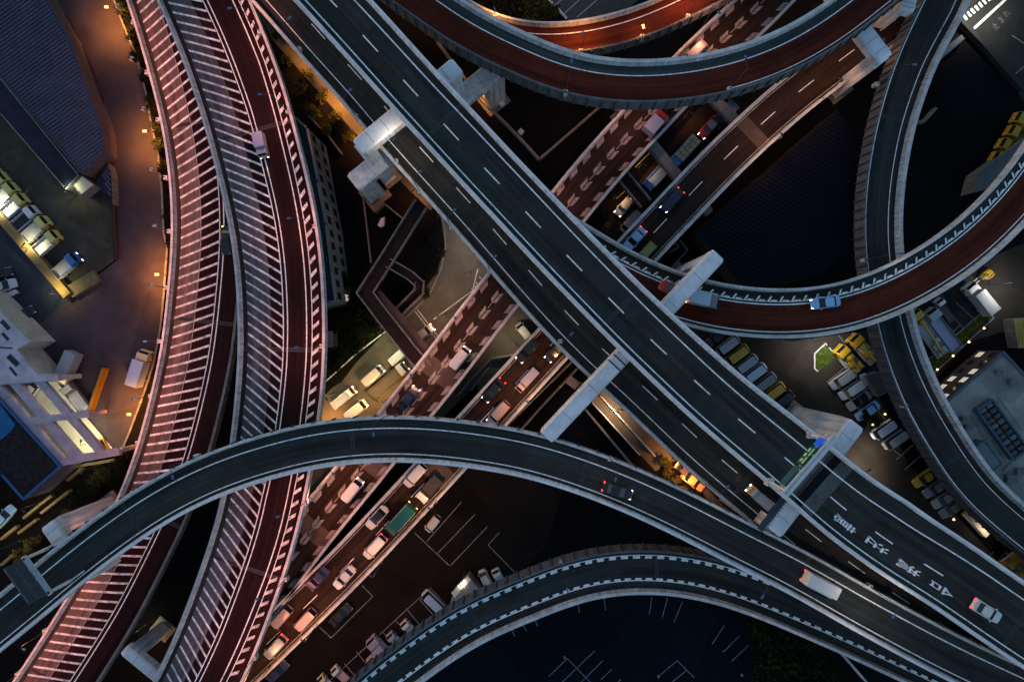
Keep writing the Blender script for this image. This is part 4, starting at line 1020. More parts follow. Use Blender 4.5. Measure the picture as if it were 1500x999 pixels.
for (x, y, r) in ((697, 4, 2.6), (716, 14, 2.4), (735, 8, 2.8), (752, 20, 2.0), (703, 20, 1.6)):
    tree(x, y, r, 6.5, 'dark leafy tree in the planted corner above the orange ramp', group='dark trees above the orange ramp')
tree(778, 14, 2.6, 6.0, 'pale olive tree in the planted corner above the orange ramp', olive=True)
tree(803, 18, 1.9, 4.5, 'bright green bush at the kerb of the small upper car park', 'bush', olive=True, name='bush')
for (x, y, r) in ((172, 18, 1.4), (186, 50, 1.3), (197, 82, 1.5), (206, 116, 1.3), (214, 150, 1.4), (222, 185, 1.2), (227, 214, 1.3), (233, 246, 1.4), (238, 280, 1.2), (242, 318, 1.2), (243, 355, 1.1)):
    tree(x + 8, y, r, 2.4, 'dark shrub between the service road and the pink hatched viaduct', 'shrub', 'shrubs along the service road', name='shrub')
for (x, y, r, o) in ((152, 697, 1.6, 0), (140, 707, 1.5, 0), (126, 722, 1.6, 0), (112, 731, 1.3, 0), (165, 685, 1.3, 0), (176, 676, 1.2, 0)):
    tree(x, y, r, 2.6, 'dark bush between the strip walls and the pink hatched viaduct', 'bush', 'dark bushes left of the flyover', name='bush')
for (x, y, r, l) in ((42, 801, 1.3, 'yellow-green bush nearest the sign gantry at the far left'), (28, 814, 1.3, 'yellow-green bush low in the left corner beside the flyover'), (52, 792, 1.1, 'orange-tinted bush beside the flyover at the far left'), (96, 752, 1.0, 'yellow bush beside the pink side of the far left pier'), (182, 668, .9, 'small yellow bush by the end of the lavender beams'), (150, 694, .8, 'light green bush at the strip wall under the parking deck')):
    tree(x, y, r, 1.8, l, 'bush', olive=True, name='bush')
for (x, y, r) in ((500, 470, 2.2), (530, 462, 2.3), (515, 500, 2.4), (489, 528, 2.0), (548, 477, 1.8), (525, 440, 1.9), (505, 415, 1.7)):
    tree(x, y, r, 5.0, 'dark tree in the black plot below the narrow office building', group='dark trees in the black plot')
for (x, y, r) in ((1118, 925, 2.6), (1140, 940, 2.8), (1165, 948, 2.6), (1130, 968, 2.7), (1155, 975, 2.9), (1185, 975, 2.6), (1200, 995, 2.5), (1170, 1000, 2.6), (1118, 990, 2.4)):
    tree(x, y, r, 6.0, 'dark tree in the corner below the bottom ramp', group='dark trees below the bottom ramp')
for i, (x, y) in enumerate(((978, 690), (988, 706), (1000, 722), (972, 676))):
    tree(x, y, 1.1, 1.6, 'flowering bush along the orange-lit side street', 'bush', 'bushes along the orange side street', olive=True, name='bush')
for (x, y) in ((640, 312), (636, 350), (632, 400), (622, 430), (646, 372)):
    tree(x, y, 1.0, 1.8, 'shrub inside the loop beside the narrower carriageway', 'shrub', 'shrubs inside the loop', name='shrub')
for (x, y) in ((420, 90), (440, 130), (462, 165), (430, 60), (478, 190), (452, 108), (474, 142), (492, 170), (408, 50), (512, 200)):  # some of these shrubs are added to shade and break up the orange light
    tree(x, y, 1.2, 2.2, 'brown-lit shrub between the hatched viaduct and the main line, some added for shade', 'shrub', 'shrubs in the orange-lit gap', olive=True, name='shrub')
for (x, y) in ((1283, 616), (1268, 612), (1262, 625)):
    tree(x, y, 1.0, 1.4, 'low hedge bush between parked cars by the small amber lamps', 'bush', 'hedge bushes in the delivery car park', name='bush')
gr = MB(); rr = random.Random(5)
def scatter(poly, n):
    P = [W(x, y, 0.02) for x, y in poly]
    x0 = min(p.x for p in P); x1 = max(p.x for p in P); y0 = min(p.y for p in P); y1 = max(p.y for p in P)
    c = 0
    while c < n:
        x = rr.uniform(x0, x1); y = rr.uniform(y0, y1); ins = False; j = len(P) - 1
        for i in range(len(P)):
            if (P[i].y > y) != (P[j].y > y) and x < (P[j].x - P[i].x) * (y - P[i].y) / (P[j].y - P[i].y) + P[i].x: ins = not ins
            j = i
        if not ins: continue
        a = rr.uniform(0, 6.28); d = Vector((math.cos(a), math.sin(a), 0)) * .05; t = Vector((rr.uniform(-.1, .1), rr.uniform(-.1, .1), rr.uniform(.08, .25)))
        b = Vector((x, y, .012)); gr.add([b - d, b + d, b + t], [(0, 1, 2)]); c += 1
scatter([(1209, 504), (1194, 518), (1194, 540), (1198, 543), (1225, 523)], 1600)
scatter([(1455, 459), (1444, 453), (1351, 535), (1362, 549)], 2600)
tag(gr.build('grass_blades', GRASS), kind='stuff')
# ------------------------------------------------------------------ street lamps
PW = 1.0
def street_lamp(base, z, toward, label, h=8.5, col=(1, .9, .78), power=0, arm=1.2, headm=LAMPHEAD, lens=None, group=None, size=150, cat='street lamp', head=(0.62, 0.30)):
    p = W(*base, z); q = W(*toward, z); d = (q - p); d.z = 0; d.normalize(); n = Vector((-d.y, d.x, 0))
    root = empty('street_lamp', tuple(p), label, cat, group)
    T = p + Vector((0, 0, h))
    bs = .32 if z > 6 else .15
    MB().box(p.x - bs, p.x + bs, p.y - bs, p.y + bs, p.z - .3, p.z + (0.9 if z > 3 else .3)).build('base', CONC if z > 6 else POLE, root)
    MB().tube(p, T, .07, .04, 7).build('pole', POLE, root)
    MB().bar(T, T + d * arm, .07, .07).build('arm', POLE, root)
    c = T + d * (arm + head[0] / 2)
    MB().prism([c + d * s * head[0] / 2 * .9 + n * t * head[1] / 2 * .8 + Vector((0, 0, -.1)) for s, t in ((-1, -1), (1, -1), (1, 1), (-1, 1))],
               [c + d * s * head[0] / 2 + n * t * head[1] / 2 + Vector((0, 0, .08)) for s, t in ((-1, -1), (1, -1), (1, 1), (-1, 1))]).build('lamp_head', headm, root)
    if lens:
        MB().prism([c + d * s * .3 + n * t * .15 + Vector((0, 0, -.22)) for s, t in ((-1, -1), (1, -1), (1, 1), (-1, 1))],
                   [c + d * s * .34 + n * t * .19 + Vector((0, 0, -.101)) for s, t in ((-1, -1), (1, -1), (1, 1), (-1, 1))]).build('lens', lens, root)
    power *= PW
    if power: light('lamp_light', c - Vector((0, 0, .35)), col, power, root, size=size, blend=.75, radius=.2)
    return root
PINK = (1, .30, .18); ORA = (1, .37, .075); WARM = (1, .80, .60)
VG = 'lamps along the pink hatched viaduct'
for b, l in (((199, 36), ''), ((219, 109), ''), ((235, 178), ''), ((246, 262), ''), ((251, 340), ''), ((247, 422), ''), ((237, 500), ''), ((224, 580), ''), ((205, 648), ''), ((152, 775), ''), ((112, 855), ''), ((70, 922), ''), ((30, 985), '')):  # beyond the few seen lamps, more are added to even out the light
    street_lamp(b, zB, (b[0] + 60, b[1] + (0 if b[1] < 700 else 20)), 'tall lamp on the left parapet of the pink hatched viaduct, several added for even light', 6.5, PINK, 1800, arm=.5, group=VG, headm=STEELL, head=(.5, .28), size=165)
VG = 'lamps along the red-brown lane of the lavender hatched viaduct'
for b in ((383, 50), (424, 166), (463, 333), (473, 507), (448, 735), (420, 846), (375, 960)):
    street_lamp(b, zC, (b[0] - 60, b[1] + 5), 'tall lamp with a sky-tinted head on the right parapet of the lavender hatched viaduct', 8.5, PINK, 3400, group=VG, size=140)
VG = 'lamps along the narrower carriageway'
for b, pw in (((440, 75), 100), ((522, 172), 130), ((581, 238), 1300), ((616, 282), 160), ((662, 334), 160), ((717, 396), 160), ((820, 500), 160), ((1030, 706), 300)):
    street_lamp(b, zE, (b[0] + 50, b[1] - 50), 'lamp with a sky-tinted head on the outer parapet of the narrower carriageway', 8.5, WARM, pw, group=VG)
for b, zz, tw, l, pw in (((828, 138), zT, (835, 90), 'lamp on the lower parapet of the top red-brown ramp, left of two', 120), ((1067, 133), zT, (1058, 90), 'lamp on the lower parapet of the top red-brown ramp, right of two', 120),
        ((1281, 126), zG, (1320, 126), 'lamp on the right-hand ramp nearest the white pier', 130), ((1264, 382), zG, (1300, 380), 'lamp on the right-hand ramp where the red-brown curve crosses', 100), ((1322, 594), zG, (1350, 580), 'lamp on the ribbed wall of the right-hand ramp beside the office roof', 130),
        ((564, 610), zJ, (564, 640), 'lamp at the top of the big flyover arch', 110), ((893, 671), zJ, (885, 700), 'lamp on the flyover above the dark car', 260), ((1271, 857), zJ, (1255, 880), 'lamp on the flyover between the white truck and the narrowing carriageway', 1500), ((290, 668), zJ, (300, 700), 'lamp on the flyover where it crosses the pink hatched viaduct', 90),
        ((1096, 833), zK, (1085, 850), 'lamp on the bottom ramp near the flyover', 60), ((822, 822), zK, (828, 850), 'lamp at the crest of the bottom ramp', 60)):
    street_lamp(b, zz, tw, l, 8.5, WARM, pw)
street_lamp((939, 57), zF, (934, 40), 'glowing orange lamp on the small ramp at the top', 3.0, ORA, 500, arm=.4, lens=LAMPO, headm=LAMPO, head=(.5, .25))
street_lamp((850, 78), zF, (848, 60), 'orange lamp on the small top ramp, half hidden by the larger ramp', 5, ORA, 2600, arm=.6)
street_lamp((1006, 27), zF, (1000, 5), 'orange lamp on the small top ramp near its upper end', 5, ORA, 2200, arm=.6)
street_lamp((725, 25), zF, (728, 45), 'orange lamp at the left start of the small top ramp', 4, ORA, 1500, arm=.6)
PW = 4.2
VG = 'lamps along the chevron-marked expressway'
for b, pw in (((666, 462), 650), ((606, 540), 650), ((800, 294), 420), ((900, 175), 420), ((1025, 46), 420), ((500, 674), 480), ((472, 710), 420)):
    street_lamp(b, zI, (b[0] + 50, b[1] + 45), 'lamp with a sky-tinted head on the outer wall of the chevron-marked expressway', 8.0, (1, .40, .22), pw, group=VG, arm=.8)
VG = 'lamps along the queue of cars'
for b, pw in (((467, 910), 700), ((398, 974), 500), ((560, 822), 600), ((640, 730), 700), ((774, 585), 700), ((832, 524), 300), ((1120, 220), 480), ((1200, 146), 480), ((1260, 92), 250)):
    street_lamp(b, zI, (b[0] - 50, b[1] - 45), 'lamp on the outer wall of the expressway with the queue', 8.0, (1, .44, .18), pw, group=VG, arm=.3, headm=STEELG, head=(.5, .25))
PW = 13.0
VG = 'orange lamps along the service road'
for (x, y) in ((155, 10), (211, 192), (229, 402), (188, 607)):
    k = 1.055; b = (750 + (x - 750) / k * 1.0, 500 + (y - 500) / k)
    dx = 9; street_lamp((b[0] + dx, b[1]), 0, (b[0] - 60, b[1]), ['glowing orange lamp over the service road at the top edge', 'glowing orange lamp over the service road above the ribbed roof corner', 'glowing orange lamp over the open yard beside the hatched viaduct', 'glowing orange lamp over the yard beside the boom barrier'][[10, 192, 402, 607].index(y)], 6.2, (1, .34, .06), 950, arm=.9, lens=LAMPO, headm=LAMPO, head=(.36, .22), size=140)
PW = 8.0
gl = [((898, 292), (912, 298), (1, .5, .2), 60, 3.2, 'orange lamp at the wall of the sunken lane near the broad viaduct'), ((1002, 172), (1015, 182), (1, .42, .2), 70, 3.2, 'orange lamp at the wall of the sunken lane near the red car'), ((935, 246), (950, 256), (1, .55, .25), 60, 3.2, 'orange lamp at the wall of the sunken lane beside the blue truck'), ((466, 92), (440, 100), ORA, 600, 4.5, 'orange lamp beside the narrower carriageway near the top left'), ((508, 150), (480, 160), ORA, 950, 4.5, 'orange lamp beside the narrower carriageway, close above the portal pier'), ((548, 205), (520, 215), ORA, 600, 4.5, 'orange lamp tucked under the portal pier'), ((612, 285), (590, 300), ORA, 180, 4, 'orange lamp at the head of the footbridge'),
      ((986, 672), (1000, 700), ORA, 480, 5, 'orange lamp on the side street by the flowering bushes'), ((1012, 712), (1000, 700), ORA, 300, 5, 'orange lamp above the orange-lit car on the side street'), ((905, 600), (890, 600), (1, .6, .3), 350, 4, 'yellow lamp on the side street near the long portal beam'),
      ((572, 500), (575, 520), (.90, .95, .45), 300, 6.5, 'yellow lamp over the street traffic beside the footbridge'), ((566, 586), (545, 565), (1, .52, .14), 700, 6.5, 'yellow lamp over the street traffic below the expressway wall'), ((490, 575), (500, 590), (.95, .85, .45), 160, 6.5, 'greenish lamp at the corner of the black plot'), ((480, 625), (495, 615), ORA, 500, 3.5, 'orange lamp low beside the red and white hatched viaduct'),
      ((652, 462), (640, 470), (1, .62, .32), 170, 6, 'lamp at the pedestrian crossing of the loop street'), ((690, 350), (670, 370), (1, .85, .68), 170, 6, 'lamp over the loop street beside the narrower carriageway'), ((690, 400), (670, 420), (1, .8, .6), 120, 6, 'lamp over the loop street near its merging arrow lines'),
      ((752, 498), (745, 490), (1, .75, .42), 150, 5, 'lamp beside the small grey van between the expressway halves'),
      ((1190, 500), (1190, 520), (1, .90, .78), 520, 6, 'white lamp over the green traffic island'), ((1246, 683), (1262, 676), (1, .82, .62), 520, 5, 'white lamp below the tall broad pier in the delivery car park'), ((1449, 418), (1450, 430), (1, .9, .74), 300, 6, 'white lamp above the lit white lorry'), ((1414, 16), (1424, 22), (1, .94, .78), 620, 6, 'white lamp over the crosswalk in the top right corner'),
      ((1443, 775), (1436, 772), (1, .85, .62), 34, 3.2, 'lamp lighting the cream wall strip'), ((66, 541), (76, 545), (1, .97, .85), 480, 5.5, 'white lamp at the corner of the lavender roof'), ((146, 645), (150, 630), (1, .85, .5), 260, 5.5, 'warm lamp at the end of the lavender beams'), ((50, 366), (62, 352), (1, .88, .42), 95, 3.2, 'yellow lamp on the wall behind the tipper trucks'), ((6, 312), (16, 298), (1, .93, .62), 150, 3.2, 'bright lamp behind the upper tipper trucks'), ((92, 432), (100, 420), (1, .8, .3), 120, 4.0, 'yellow lamp at the end of the truck yard wall'), ((112, 287), (124, 276), (1, .95, .6), 60, 4.0, 'lamp above the small pale shed'),
      ((60, 735), (75, 745), (1, .8, .35), 130, 5, 'lamp among the strip walls in the lower left'), ((30, 792), (25, 785), (1, .75, .3), 110, 5, 'lamp beside the yellow-green bushes'), ((150, 680), (140, 690), (1, .8, .4), 60, 5, 'lamp beside the dark bushes near the hatched viaduct'),
      ((680, 838), (676, 848), (1, .78, .5), 22, 4.2, 'lamp in front of the grey office hut'), ((213, 915), (222, 905), (1, .8, .4), 70, 4, 'lamp behind the pier between the hatched viaducts'), ((238, 968), (226, 985), ORA, 260, 7.5, 'orange lamp against the pier between the hatched viaducts'), ((700, 152), (712, 140), ORA, 220, 5, 'orange lamp beside the column of the grey lower pier'), ((590, 28), (600, 20), ORA, 420, 9, 'orange lamp behind the ribbed wall of the top ramp'), ((745, -10), (760, 10), (1, .85, .5), 120, 7, 'lamp over the planted corner at the top')]
for b, tw, c, pw, h, l in gl:
    street_lamp(b, 0, tw, l, h, c, pw, arm=.5, headm=STEELD, head=(.5, .26), size=150)
def bollard(px, py, label):
    p = W(px, py, 0); root = empty('bollard_lamp', tuple(p), label, 'bollard lamp')
    MB().tube(p, p + Vector((0, 0, .75)), .09, .09, 8).build('post', STEELD, root)
    MB().tube(p + Vector((0, 0, .751)), p + Vector((0, 0, .95)), .17, .10, 10).build('lamp_globe', LAMPY, root)
    light('glow_light', p + Vector((0, 0, 1.15)), (1, .62, .25), 14, root, kind='POINT', radius=.1)
for x, y, l in ((1293, 606, 'amber bollard lamp in the hedge, upper of two between parked cars'), (1275, 621, 'amber bollard lamp in the hedge, lower of two between parked cars'), (1437, 481, 'amber bollard lamp at the upper end of the planted strip'), (1415, 501, 'amber bollard lamp mid-strip, nearer the upper end'), (1392, 521, 'amber bollard lamp mid-strip, nearer the ramp'), (1369, 541, 'amber bollard lamp at the ramp end of the planted strip'), (1393, 759, 'amber bollard lamp in front of the dark parked row'), (1437, 810, 'amber bollard lamp beside the yellow trucks at the lower right')):
    bollard(x, y, l)
for x, y, l in ((827, 961, 'small amber marker lamp at the left bay line corner'), (964, 989, 'small amber marker lamp at the middle bay line corner'), (1086, 987, 'small amber marker lamp by the trees')):
    p = W(x, y, 0); root = empty('marker_lamp', tuple(p), l, 'marker lamp')
    MB().tube(p, p + Vector((0, 0, .5)), .16, .12, 8).build('post', mat('marker_amber', (.30, .20, .10)), root); MB().tube(p + Vector((0, 0, .501)), p + Vector((0, 0, .6)), .2, .1, 8).build('cap', mat('marker_amber', (.30, .20, .10)), root)

# ------------------------------------------------------------------ vehicles
VC = {}
WHT = paint('white', (.50, .50, .50)); SIL = paint('silver', (.27, .285, .31)); BLK = paint('black', (.012, .013, .016)); NAVY = paint('navy', (.012, .022, .05)); RDP = paint('red', (.35, .02, .02)); LBL = paint('light_blue', (.20, .38, .62)); GRYV = paint('grey', (.16, .165, .175))
YEL = paint('yellow', (.38, .235, .012)); GRN = paint('green', (.012, .085, .065)); PUR = paint('purple', (.04, .03, .08)); OLV = paint('olive', (.20, .22, .06)); BLUV = paint('blue', (.02, .12, .34)); CREAM = paint('cream', (.48, .44, .26)); PYEL = paint('pale_yellow', (.50, .43, .12)); LAVV = paint('lavender', (.28, .29, .40)); STEEL = mat('bed_steel', (.36, .37, .40), .5, .2, 1.5); BEDD = mat('bed_dark', (.05, .05, .05), .8, .2, 1.5); PALB = paint('pale_blue', (.36, .44, .56)); ORAV = paint('orange', (.42, .26, .14)); ROSE = paint('rose', (.36, .26, .26))
CHASSIS = mat('chassis_black', (.018, .018, .02), .8, .1, 2)

def wheels_spec(L, W_, xs, r=.31, dual=False):
    out = []
    for x in xs:
        for s in (-1, 1):
            out.append((x, s * (W_ / 2 - .12), r))
    return out
def wheel_mesh(r):
    key = ('wheel', r)
    if key not in VC:
        a = MB(); a.tube((0, -.11, 0), (0, .11, 0), r, r, 14); b = MB(); b.tube((0, -.13, 0), (0, .13, 0), r * .58, r * .55, 10)
        ms = []
        for nm, q, m in (('wheel', a, TYRE), ('rim', b, RIMM)):
            me = bpy.data.meshes.new(nm); me.from_pydata([tuple(v) for v in q.v], [], q.f); me.materials.append(m); ms.append(me)
        VC[key] = ms
    return VC[key]

def spec(kind, P, opt):
    """list of (part name, MB, material) + wheels, in local coordinates, x forwards"""
    parts = []; hl = []; tl = []
    roof = opt.get('roof', P)
    if kind in ('sedan', 'hatch', 'van', 'minivan', 'kei'):
        L, Wd, H, hood, rear = {'sedan': (4.6, 1.76, 1.42, 1.25, .75), 'hatch': (4.0, 1.7, 1.5, .95, .15), 'van': (4.5, 1.72, 1.95, .35, .04), 'minivan': (4.7, 1.78, 1.75, .9, .08), 'kei': (3.4, 1.48, 1.75, .42, .05)}[kind]
        h = L / 2; w = Wd / 2; belt = .92 if kind in ('sedan', 'hatch') else 1.02
        b = MB().loft([(-h, w * .72, .45, belt * .80, .1), (-h + .1, w * .88, .32, belt * .95, .1), (-h + .45, w * .97, .26, belt, .1), (-h * .2, w, .24, belt + .01, .1), (h - hood - .2, w, .24, belt, .1), (h - .6, w * .97, .26, belt * .88, .14), (h - .16, w * .84, .32, belt * .76, .14), (h, w * .62, .42, belt * .64, .1)])
        parts.append(('body', b, P))
        x0 = -h + rear; x1 = h - hood; rk = .35 if kind in ('van', 'kei', 'minivan') else .62
        rw = w * (.80 if kind in ('sedan', 'hatch') else .86); fr = .85 if kind in ('sedan',) else (.6 if kind == 'hatch' else .5)
        g = MB().loft([(x0, w * .80, belt - .02, belt + .03, .02), (x0 + rk * .9, rw, belt - .02, H - .05, .05), (x1 - fr, rw, belt - .02, H - .04, .05), (x1, w * .84, belt - .02, belt + .02, .02)])
        parts.append(('windows', g, GLASS))
        r = MB().loft([(x0 + rk * .75, rw * .86, H - .075, H - .01, .1), (x0 + rk + .25, rw * .98, H - .06, H + .03, .1), (x1 - fr - .35, rw * .98, H - .06, H + .03, .1), (x1 - fr + .08, rw * .86, H - .075, H - .01, .1)])
        parts.append(('roof', r, roof))
        for s in (-1, 1):
            q = MB(); q.box(x1 - .25, x1 - .07, s * (w + .10) - .09, s * (w + .10) + .09, belt - .02, belt + .13, .03, .02); parts.append(('mirror', q, P))
            q = MB(); y = s * w * .66; q.prism([(h - .30, y - .17, .50), (h - .02, y - .15 - .03 * s, .50), (h - .06, y + .15 - .05 * s, .50), (h - .34, y + .17, .50)], [(h - .32, y - .16, belt * .80), (h - .10, y - .14 - .03 * s, belt * .73), (h - .14, y + .14 - .05 * s, belt * .73), (h - .36, y + .16, belt * .80)]); hl.append(q)
            q = MB(); y = s * w * .72; q.box(-h - .015, -h + .20, y - .15, y + .15, belt * .62, belt * .97, .03, .02); tl.append(q)
        wh = wheels_spec(L, Wd, (-h + .75, h - .8), .31)
    elif kind in ('box_truck', 'kei_truck', 'flat_truck', 'dump_truck', 'crane_truck', 'long_truck'):
        L, Wd, cl, ch, bh = {'box_truck': (6.4, 2.15, 1.7, 2.25, 3.0), 'kei_truck': (3.4, 1.48, 1.15, 1.75, .95), 'flat_truck': (6.2, 2.1, 1.6, 2.2, 1.25), 'dump_truck': (5.4, 2.1, 1.6, 2.2, 1.55), 'crane_truck': (7.2, 2.2, 1.7, 2.3, 1.3), 'long_truck': (8.0, 2.3, 1.8, 2.4, 1.4)}[kind]
        L = opt.get('L', L); h = L / 2; w = Wd / 2
        c0 = h - cl
        parts.append(('chassis', MB().box(-h + .05, h - .3, -w * .55, w * .55, .42, .72), CHASSIS))
        k = ch / 2.2
        cb = MB().loft([(c0, w * .95, .42, ch * .98, .12), (c0 + .25, w * .96, .42, ch, .14), (h - .55, w * .96, .40, ch * .98, .16), (h - .22, w * .95, .40, ch * .70, .10), (h - .05, w * .92, .40, ch * .52, .08), (h, w * .86, .42, ch * .40, .05)])
        parts.append(('cab', cb, P))
        q = MB(); q.prism([(h - .565, -w * .78, ch * .965), (h - .245, -w * .82, ch * .70), (h - .245, w * .82, ch * .70), (h - .565, w * .78, ch * .965)], [(h - .50, -w * .78, ch * .985), (h - .19, -w * .82, ch * .72), (h - .19, w * .82, ch * .72), (h - .50, w * .78, ch * .985)])
        parts.append(('windscreen', q, GLASS))
        b0, b1 = -h, c0 - .12
        bm = opt.get('bed', STEEL)
        if kind == 'box_truck':
            parts.append(('cargo_box', MB().loft([(b0, w * .99, .75, bh - .04, .06), (b0 + .05, w, .75, bh, .05), (b1 - .05, w, .75, bh, .05), (b1, w * .99, .75, bh - .04, .06)]), opt.get('box', WHT)))
            q = MB()
            for s in (-1, 1): q.box(b0 + .06, b1 - .06, s * (w - .09) - .04, s * (w - .09) + .04, bh + .001, bh + .04)
            parts.append(('roof_rail', q, opt.get('rail', STEEL)))
            if 'tailbox' in opt: parts.append(('tail_lift', MB().box(b0 - .35, b0 - .01, -w * .8, w * .8, .7, bh - .5, .03, .03), STEEL))
        else:
            parts.append(('bed_floor', MB().box(b0, b1, -w, w, .75, .86), bm))
            q = MB(); t = .06; tp = bh
            q.box(b0, b1, -w, -w + t, .861, tp); q.box(b0, b1, w - t, w, .861, tp); q.box(b0, b0 + t, -w + t, w - t, .861, tp); q.box(b1 - t, b1, -w + t, w - t, .861, tp + .35)
            parts.append(('bed_side', q, opt.get('side', bm)))
            if kind == 'dump_truck':
                q = MB(); 
                for i in range(5):
                    x = b0 + (b1 - b0) * (i + .5) / 5; q.box(x - .05, x + .05, -w - .05, -w - .001, .8, bh); q.box(x - .05, x + .05, w + .001, w + .05, .8, bh)
                parts.append(('bed_rib', q, opt.get('side', bm)))
                if 'load' in opt: parts.append(('load', MB().loft([(b0 + .1, w * .88, .87, 1.2, .3), (b0 + .8, w * .9, .87, 1.55, .5), (b1 - .9, w * .9, .87, 1.6, .5), (b1 - .12, w * .88, .87, 1.25, .3)]), opt['load']))
            if kind in ('flat_truck', 'long_truck') and 'load' in opt:
                nx = opt.get('n', 6); q = MB()
                for i in range(nx):
                    for s in (-1, 0, 1):
                        x0 = b0 + .12 + (b1 - b0 - .24) * i / nx; x1 = b0 + .12 + (b1 - b0 - .24) * (i + 1) / nx - .06
                        q.box(x0, x1, s * w * .6 - w * .27, s * w * .6 + w * .27, .87, 1.5 + .12 * ((i * 3 + s) % 3), .03, .03)
                parts.append(('load', q, opt['load']))
            if kind == 'crane_truck':
                q = MB(); q.box(b1 - 1.0, b1 - .2, -.5, .5, .87, 2.2, .08, .08); q.bar((b1 - .6, .1, 2.45), (b0 + .3, .1, 1.75), .34, .34); parts.append(('crane_boom', q, P))
                q = MB()
                for (x, y, a, bq, z) in ((b0 + .9, -.55, .6, .35, 1.7), (b0 + 2.0, .5, .5, .38, 1.6), (b0 + 2.9, -.5, .45, .4, 1.8), (b0 + .5, .62, .35, .3, 1.5)): q.box(x - a, x + a, y - bq, y + bq, .87, z, .05, .05)
                parts.append(('equipment_box', q, opt.get('gear', P)))
        for s in (-1, 1):
            q = MB(); q.box(h - .42, h - .28, s * (w + .14) - .12, s * (w + .14) + .12, ch * .5, ch * .78); parts.append(('mirror', q, CHASSIS))
            q = MB(); y = s * w * .72; q.box(h - .12, h + .03, y - .16, y + .16, .55, .86, .01, .02); hl.append(q)
            q = MB(); q.box(-h - .06, -h + .07, s * w * .78 - .16, s * w * .78 + .16, .55, .745, .01, .02); tl.append(q)
        xs = (-h + .75, h - .85) if kind == 'kei_truck' else ((-h + 1.1, -h + 2.1, h - .95) if kind == 'long_truck' else (-h + 1.2, h - .95))
        wh = wheels_spec(L, Wd, xs, .27 if kind == 'kei_truck' else .4)
    elif kind == 'forklift':
        h = 1.3
        parts.append(('body', MB().loft([(-1.3, .5, .3, 1.0, .15), (-1.0, .6, .25, 1.15, .12), (.3, .6, .25, 1.0, .1), (.6, .5, .25, .7, .1)]), P))
        parts.append(('seat', MB().box(-.5, .1, -.3, .3, 1.05, 1.25, .05, .05), CHASSIS))
        q = MB()
        for s in (-1, 1):
            q.bar((-.8, s * .5, 2.05), (.4, s * .5, 2.1), .09, .09); q.bar((-.8, s * .5, 1.1), (-.8, s * .5, 2.05), .08, .08); q.bar((.4, s * .5, .95), (.4, s * .5, 2.1), .08, .08)
        for x in (-.75, -.4, 0, .35): q.bar((x, -.5, 2.1), (x, .5, 2.1), .08, .06)
        parts.append(('overhead_guard', q, P))
        q = MB()
        for s in (-1, 1): q.box(.7, .82, s * .3 - .06, s * .3 + .06, .1, 2.2); q.box(.83, 1.8, s * .25 - .06, s * .25 + .06, .1, .16)
        parts.append(('fork_mast', q, STEELL))
        wh = [(-.85, .5, .25), (-.85, -.5, .25), (.4, .52, .3), (.4, -.52, .3)]
    return parts, hl, tl, wh

def mesh_of(nm, q, m):
    me = bpy.data.meshes.new(nm); me.from_pydata([tuple(v) for v in q.v], [], q.f); me.materials.append(m); me.update(); return me
VN = {'sedan': 'car', 'hatch': 'car', 'minivan': 'minivan', 'van': 'van', 'kei': 'kei_van', 'box_truck': 'box_truck', 'kei_truck': 'pickup_truck', 'flat_truck': 'flatbed_truck', 'dump_truck': 'tipper_truck', 'crane_truck': 'crane_truck', 'long_truck': 'flatbed_truck', 'forklift': 'forklift'}
VCAT = {'car': 'car', 'minivan': 'minivan', 'van': 'van', 'kei_van': 'van', 'box_truck': 'truck', 'pickup_truck': 'pickup truck', 'flatbed_truck': 'truck', 'tipper_truck': 'truck', 'crane_truck': 'truck', 'forklift': 'forklift'}
def vehicle(kind, P, px, py, dx, dy, z, label, on='', group=None, beam=0, **opt):
    key = (kind, P.name, tuple(sorted((k, v.name if hasattr(v, 'name') else v) for k, v in opt.items())))
    if key not in VC:
        parts, hl, tl, wh = spec(kind, P, opt)
        VC[key] = ([(n, mesh_of(n, q, m)) for n, q, m in parts], [(mesh_of('headlight', q, HLOFF), mesh_of('headlight', q, HLON)) for q in hl], [(mesh_of('taillight', q, TLOFF), mesh_of('taillight', q, TLON), mesh_of('taillight', q, INDON)) for q in tl], wh)
    parts, hl, tl, wh = VC[key]
    p = W(px, py, z + .9); p = Vector((p.x, p.y, z + 0.012)); ang = math.atan2(-dy, dx)
    root = empty(VN[kind], tuple(p), label, VCAT[VN[kind]], group); root.rotation_euler.z = ang; root.scale = (opt.get('sc', 1),) * 3
    def put(n, me, par=root, loc=(0, 0, 0)):
        o = bpy.data.objects.new(n, me); COL.objects.link(o); o.parent = par; o.location = loc; return o
    for n, me in parts: put(n, me)
    for a, b in hl: put('headlight', b if 'h' in on else a)
    for a, b, c in tl: put('taillight', b if 't' in on else (c if 'i' in on else a))
    for (x, y, r) in wh:
        t, rm = wheel_mesh(r); w_ = put('wheel', t, root, (x, y, r)); put('rim', rm, w_)
    if beam:
        L = bpy.data.lights.new('headlight_beam', 'SPOT'); L.energy = beam; L.color = (1, .90, .74); L.spot_size = math.radians(75); L.spot_blend = .8; L.shadow_soft_size = .1
        o = bpy.data.objects.new('headlight_beam', L); COL.objects.link(o); o.parent = root
        o.location = (2.9 if kind not in ('box_truck', 'flat_truck') else 3.5, 0, .85); o.rotation_euler = (0, math.radians(-72), 0)
    return root
NE = (.67, -.74); SW = (-.67, .74)
